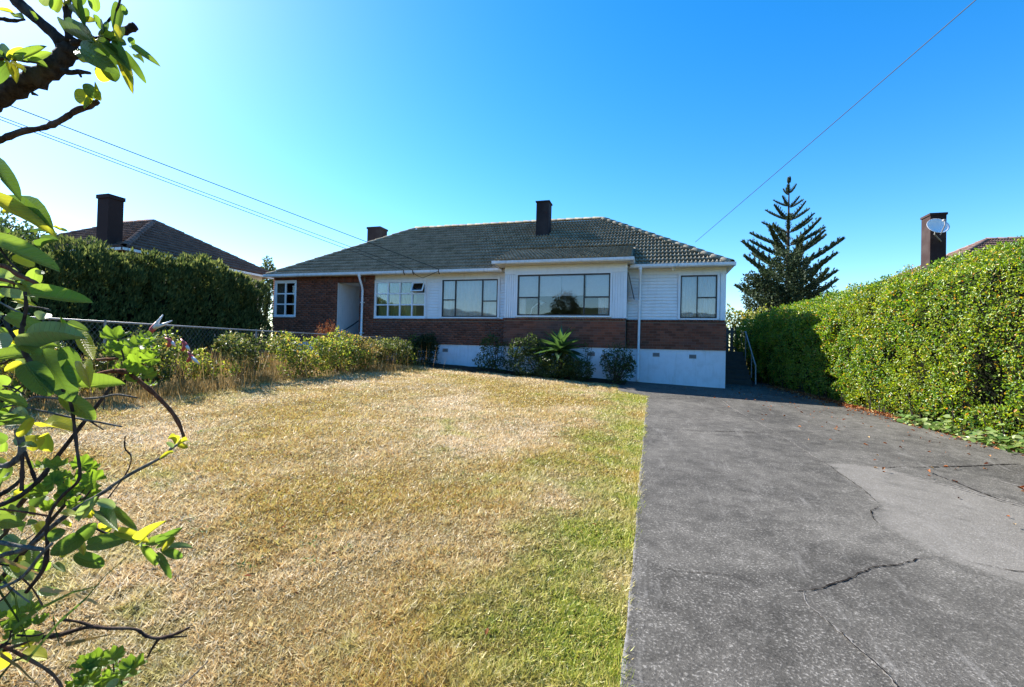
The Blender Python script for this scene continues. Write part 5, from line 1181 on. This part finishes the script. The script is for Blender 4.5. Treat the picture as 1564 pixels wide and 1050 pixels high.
mid_leaves = [((-18, 250), (28, 290), 18, .6, 'd'), ((-14, 303), (74, 336), 20, .5, 'y'), ((2, 311), (80, 347), 9, .4, 'd'), ((4, 323), (23, 323), 9, .8, 'y'), ((-25, 370), (84, 402), 24, .6, 'g'), ((18, 393), (56, 404), 15, .7, 'y'), ((62, 379), (87, 365), 11, .6, 'd'), ((80, 347), (101, 356), 5, .5, 'y'), ((46, 354), (66, 352), 7, .5, 'd'), ((2, 345), (16, 352), 8, .5, 'd'),
 ((50, 452), (139, 461), 24, .8, 'g'), ((18, 424), (42, 436), 14, .7, 'y'), ((28, 432), (54, 452), 17, .7, 'g'), ((10, 484), (84, 508), 22, .7, 'g'), ((60, 500), (100, 504), 15, .4, 'p'), ((100, 506), (88, 480), 8, .8, 'y'), ((100, 504), (128, 496), 8, .6, 'g'), ((105, 508), (129, 505), 10, .5, 'p'), ((38, 534), (129, 513), 22, .6, 'p'), ((122, 512), (144, 556), 18, .7, 'y'), ((-14, 552), (42, 536), 20, .7, 'g'),
 ((62, 535), (100, 596), 50, .95, 'd'), ((38, 556), (74, 604), 42, .95, 'd'), ((98, 530), (120, 588), 30, .95, 'd'), ((126, 552), (136, 584), 24, .95, 'y'), ((74, 603), (92, 590), 10, .8, 'y'), ((110, 594), (188, 586), 23, .75, 'g'), ((95, 602), (147, 645), 29, .9, 'g'), ((30, 528), (60, 540), 16, .6, 'g'), ((38, 560), (52, 568), 14, .9, 'y'),
 ((-10, 602), (42, 622), 16, .6, 'g'), ((-6, 652), (46, 644), 18, .5, 'd'), ((28, 668), (50, 638), 14, .8, 'y'), ((32, 680), (47, 677), 11, .7, 'g'), ((10, 640), (40, 632), 14, .5, 'p'), ((-20, 640), (20, 615), 22, .8, 'd'), ((-14, 796), (34, 800), 22, .8, 'g'), ((40, 800), (52, 796), 9, .7, 'g'),
 ((128, 786), (146, 760), 17, .8, 'p'), ((134, 790), (142, 768), 14, .8, 'y'), ((148, 766), (176, 775), 12, .6, 'p'), ((158, 778), (197, 790), 11, .6, 'g'), ((152, 782), (180, 810), 24, .9, 'd'), ((146, 800), (120, 825), 24, .9, 'd'), ((150, 800), (168, 818), 16, .8, 'y'), ((136, 832), (186, 822), 27, .9, 'd'), ((113, 848), (158, 866), 22, .85, 'd'), ((100, 810), (75, 822), 20, .9, 'd'), ((125, 820), (80, 846), 30, .9, 'd'),
 ((174, 810), (224, 824), 17, .8, 'y'), ((218, 826), (248, 797), 15, .8, 'y'), ((222, 832), (256, 820), 14, .7, 'g'), ((214, 832), (242, 865), 12, .7, 'g'), ((240, 844), (259, 878), 11, .8, 'd'), ((254, 832), (275, 807), 11, .8, 'd'), ((248, 842), (264, 824), 9, .8, 'y'), ((254, 840), (291, 833), 8, .5, 'p'), ((244, 840), (284, 851), 14, .8, 'd'), ((202, 828), (216, 836), 8, .5, 'p'), ((128, 848), (124, 836), 10, .8, 'y'), ((93, 852), (105, 840), 8, .8, 'y'), ((92, 784), (110, 780), 10, .6, 'y'), ((118, 795), (130, 782), 9, .8, 'p'), ((92, 800), (104, 806), 10, .7, 'y'), ((84, 862), (98, 872), 9, .7, 'g'),
 ((265, 690), (250, 694), 6, .7, 'y'), ((270, 680), (288, 672), 8, .8, 'y'), ((272, 680), (288, 685), 8, .8, 'y'), ((268, 678), (262, 664), 7, .7, 'y'), ((265, 683), (256, 676), 6, .6, 'p'), ((165, 1052), (182, 1038), 12, .7, 'p')]
for i, (b, t, w, f, k) in enumerate(mid_leaves): r = random.Random(i+99); z = 1.2+r.uniform(-.05, .08); put_leaf(sb, b, t, w, f, k, z, z+r.uniform(-.09, .06), i)

# clutter of smaller leaves and twigs deeper in the shrub
rf = random.Random(21)
for k in range(170):
    px = rf.uniform(-90, 85)*rf.uniform(.5, 1); py = rf.uniform(400, 1010); a = rf.uniform(0, 6.28); l = rf.uniform(18, 48); z = rf.uniform(1.3, 1.7)
    put_leaf(sb, (px, py), (px+l*math.cos(a), py+l*.6*math.sin(a)+6), l*rf.uniform(.35, .6), rf.uniform(.4, .95), rf.choice('ggggdypy'), z, z+rf.uniform(-.06, .06), k)
for k in range(16):
    px = rf.uniform(-70, 30); py = rf.uniform(430, 1010); a = rf.uniform(-.9, .9); l = rf.uniform(30, 90); stem(sb, [(px, py), (px+l*.5*math.cos(a)+rf.uniform(-6, 6), py+l*.5*math.sin(a)), (px+l*math.cos(a), py+l*math.sin(a)+rf.uniform(-10, 10))], [4, 3.5, 2], rf.uniform(1.25, 1.6), M[rf.choice(['bark_grey', 'stem_brown', 'bark'])], 'twig', k)

# geraniums
def geranium(label, rootpix, leaves, z, stems, seed0, group='geraniums at the left edge of the lawn'):
    rp = at(rootpix[0], rootpix[1], z); q_ = rp - RT*(.25+(rootpix[0]+40)/F*z); base = (q_.x, q_.y, gz(q_.x, q_.y)); t = thing('geranium', label, 'plant', base, group)
    MB().tube([base, Vector(base).lerp(rp, .6)+Vector((-.05, 0, .08)), rp], [.009, .008, .005], 7).build('stem', M['stem_brown'], t, smooth=True)
    for i, (px, py, rad, tilt) in enumerate(leaves):
        rq = random.Random(i+seed0); put_lobed(t, (px, py), rad*.74, 'l', z+rq.uniform(-.07, .05), tilt-rq.uniform(0, .35), i+seed0)
        put_lobed(t, (px+rq.uniform(-1, 1)*rad, py+rq.uniform(-.6, 1)*rad), rad*.55, 'l', z+rq.uniform(-.02, .12), tilt-rq.uniform(.1, .5), i+seed0+7)
        if i % 2 == 0: stem(t, [rootpix, ((rootpix[0]+px)/2+6, (rootpix[1]+py)/2+8), (px, py)], [3, 2.5, 2], z+.01, M['stem_brown'], 'leaf_stalk', i)
    for k, s_ in enumerate(stems): stem(t, s_[0], s_[1], z, M['stem_red'], 'stem', k)
    return t
g1 = geranium('geranium with pink flower buds in front of the fence', (188, 568), [(180, 518, 24, .7), (212, 528, 22, .8), (198, 546, 24, .85), (226, 518, 16, .6), (234, 548, 15, .8), (222, 574, 15, .8), (188, 566, 15, .7), (214, 556, 20, .9), (232, 533, 14, .6), (176, 532, 12, .8), (205, 578, 12, .8)], 1.55, [([(110, 592), (150, 572), (188, 568), (222, 590), (256, 622), (272, 645), (281, 668)], [6, 6, 7, 7, 6, 6, 4]), ([(148, 550), (180, 548)], [4, 4])], 0)
bud = plain('pink_bud', (.5, .09, .10), .5, .3); tip = plain('white_petal', (.78, .72, .7), .5, .3)
for (c, ends) in (((233, 503), ((249, 481), (263, 490), (244, 492))), ((262, 522), ((252, 516), (268, 530))), ((284, 528), ((276, 518), (290, 536))), ((292, 545), ((305, 557), (287, 538)))):
    z = 1.55; f = MB().tube([at(c[0]-6, c[1]+8, z), at(c[0], c[1], z), at(*[(c[0]*.55+ends[0][0]*.45), (c[1]*.55+ends[0][1]*.45)], z)], [.004, .009, .006], 8).build('flower', bud, g1, smooth=True)
    for e in ends: MB().tube([at(c[0], c[1], z), at((c[0]+e[0])/2, (c[1]+e[1])/2, z-.01), at(e[0], e[1], z)], [.0045, .005, .0015], 6).build('petal', tip if e[0] > c[0] else bud, f, smooth=True)
geranium('geranium with bright lobed leaves behind the thin bent stem', (100, 770), [(88, 714, 19, .75), (124, 712, 17, .8), (146, 735, 20, .8), (66, 752, 18, .9), (110, 745, 20, .85), (95, 730, 14, .7), (132, 757, 18, .8), (76, 774, 12, .8), (140, 716, 12, .7), (82, 738, 16, .9), (118, 768, 14, .8), (98, 760, 15, .8)], 1.42, [], 40)
geranium('low geranium with pleated lobed leaves at the bottom left', (165, 1065), [(126, 1022, 22, .8), (150, 1012, 20, .8), (172, 1006, 17, .8), (206, 1022, 22, .85), (186, 1040, 18, .8), (134, 1042, 20, .8), (158, 1036, 16, .8), (112, 1040, 14, .8)], 1.5, [], 80)
geranium('yellowing geranium leaves at the lower left edge', (5, 985), [(15, 945, 20, .8), (45, 935, 16, .8), (20, 962, 15, .8), (-8, 950, 18, .8), (36, 955, 12, .7), (60, 945, 10, .7)], 1.35, [], 120)
def blades():
    o = thing('long_grass_clump', 'long green and straw grass blades leaning across the bottom left shrub', 'grass', (-1.35, .75, gz(-1.35, .75))); r = random.Random(3)
    for (pts, k) in (([(20, 960), (60, 930), (110, 905), (148, 896)], 'ivy'), ([(40, 1010), (90, 950), (130, 915), (160, 880), (205, 840)], 'ivy'), ([(60, 900), (100, 905), (140, 918), (185, 945), (215, 960)], 'drygrass'), ([(-10, 850), (30, 865), (70, 880)], 'drygrass'), ([(0, 880), (22, 910), (28, 960), (20, 1000)], 'bramble'), ([(25, 880), (25, 920), (35, 965)], 'bramble'), ([(-10, 890), (10, 920), (35, 960), (45, 990)], 'garden'), ([(80, 940), (84, 960), (90, 985), (80, 1010)], 'garden'), ([(100, 985), (130, 978), (165, 970)], 'drygrass'), ([(-5, 1040), (20, 1010), (50, 1000)], 'garden'), ([(0, 1000), (30, 1020), (60, 1050)], 'drygrass')):
        P = [at(p[0], p[1], 1.3+.04*r.random()) for p in pts]; V = []; Fc = []
        for i, p in enumerate(P):
            w = .006*(1-i/(len(P)-1))+.0012; V += [p-UP*w, p+UP*w+RT*.002]
            if i: Fc.append((2*i-2, 2*i-1, 2*i+1, 2*i))
        link('blade', fast_mesh('blade', np.array([tuple(v) for v in V])-np.array(wloc(o)), np.array(Fc), True), M[k], o, wloc(o))
blades()
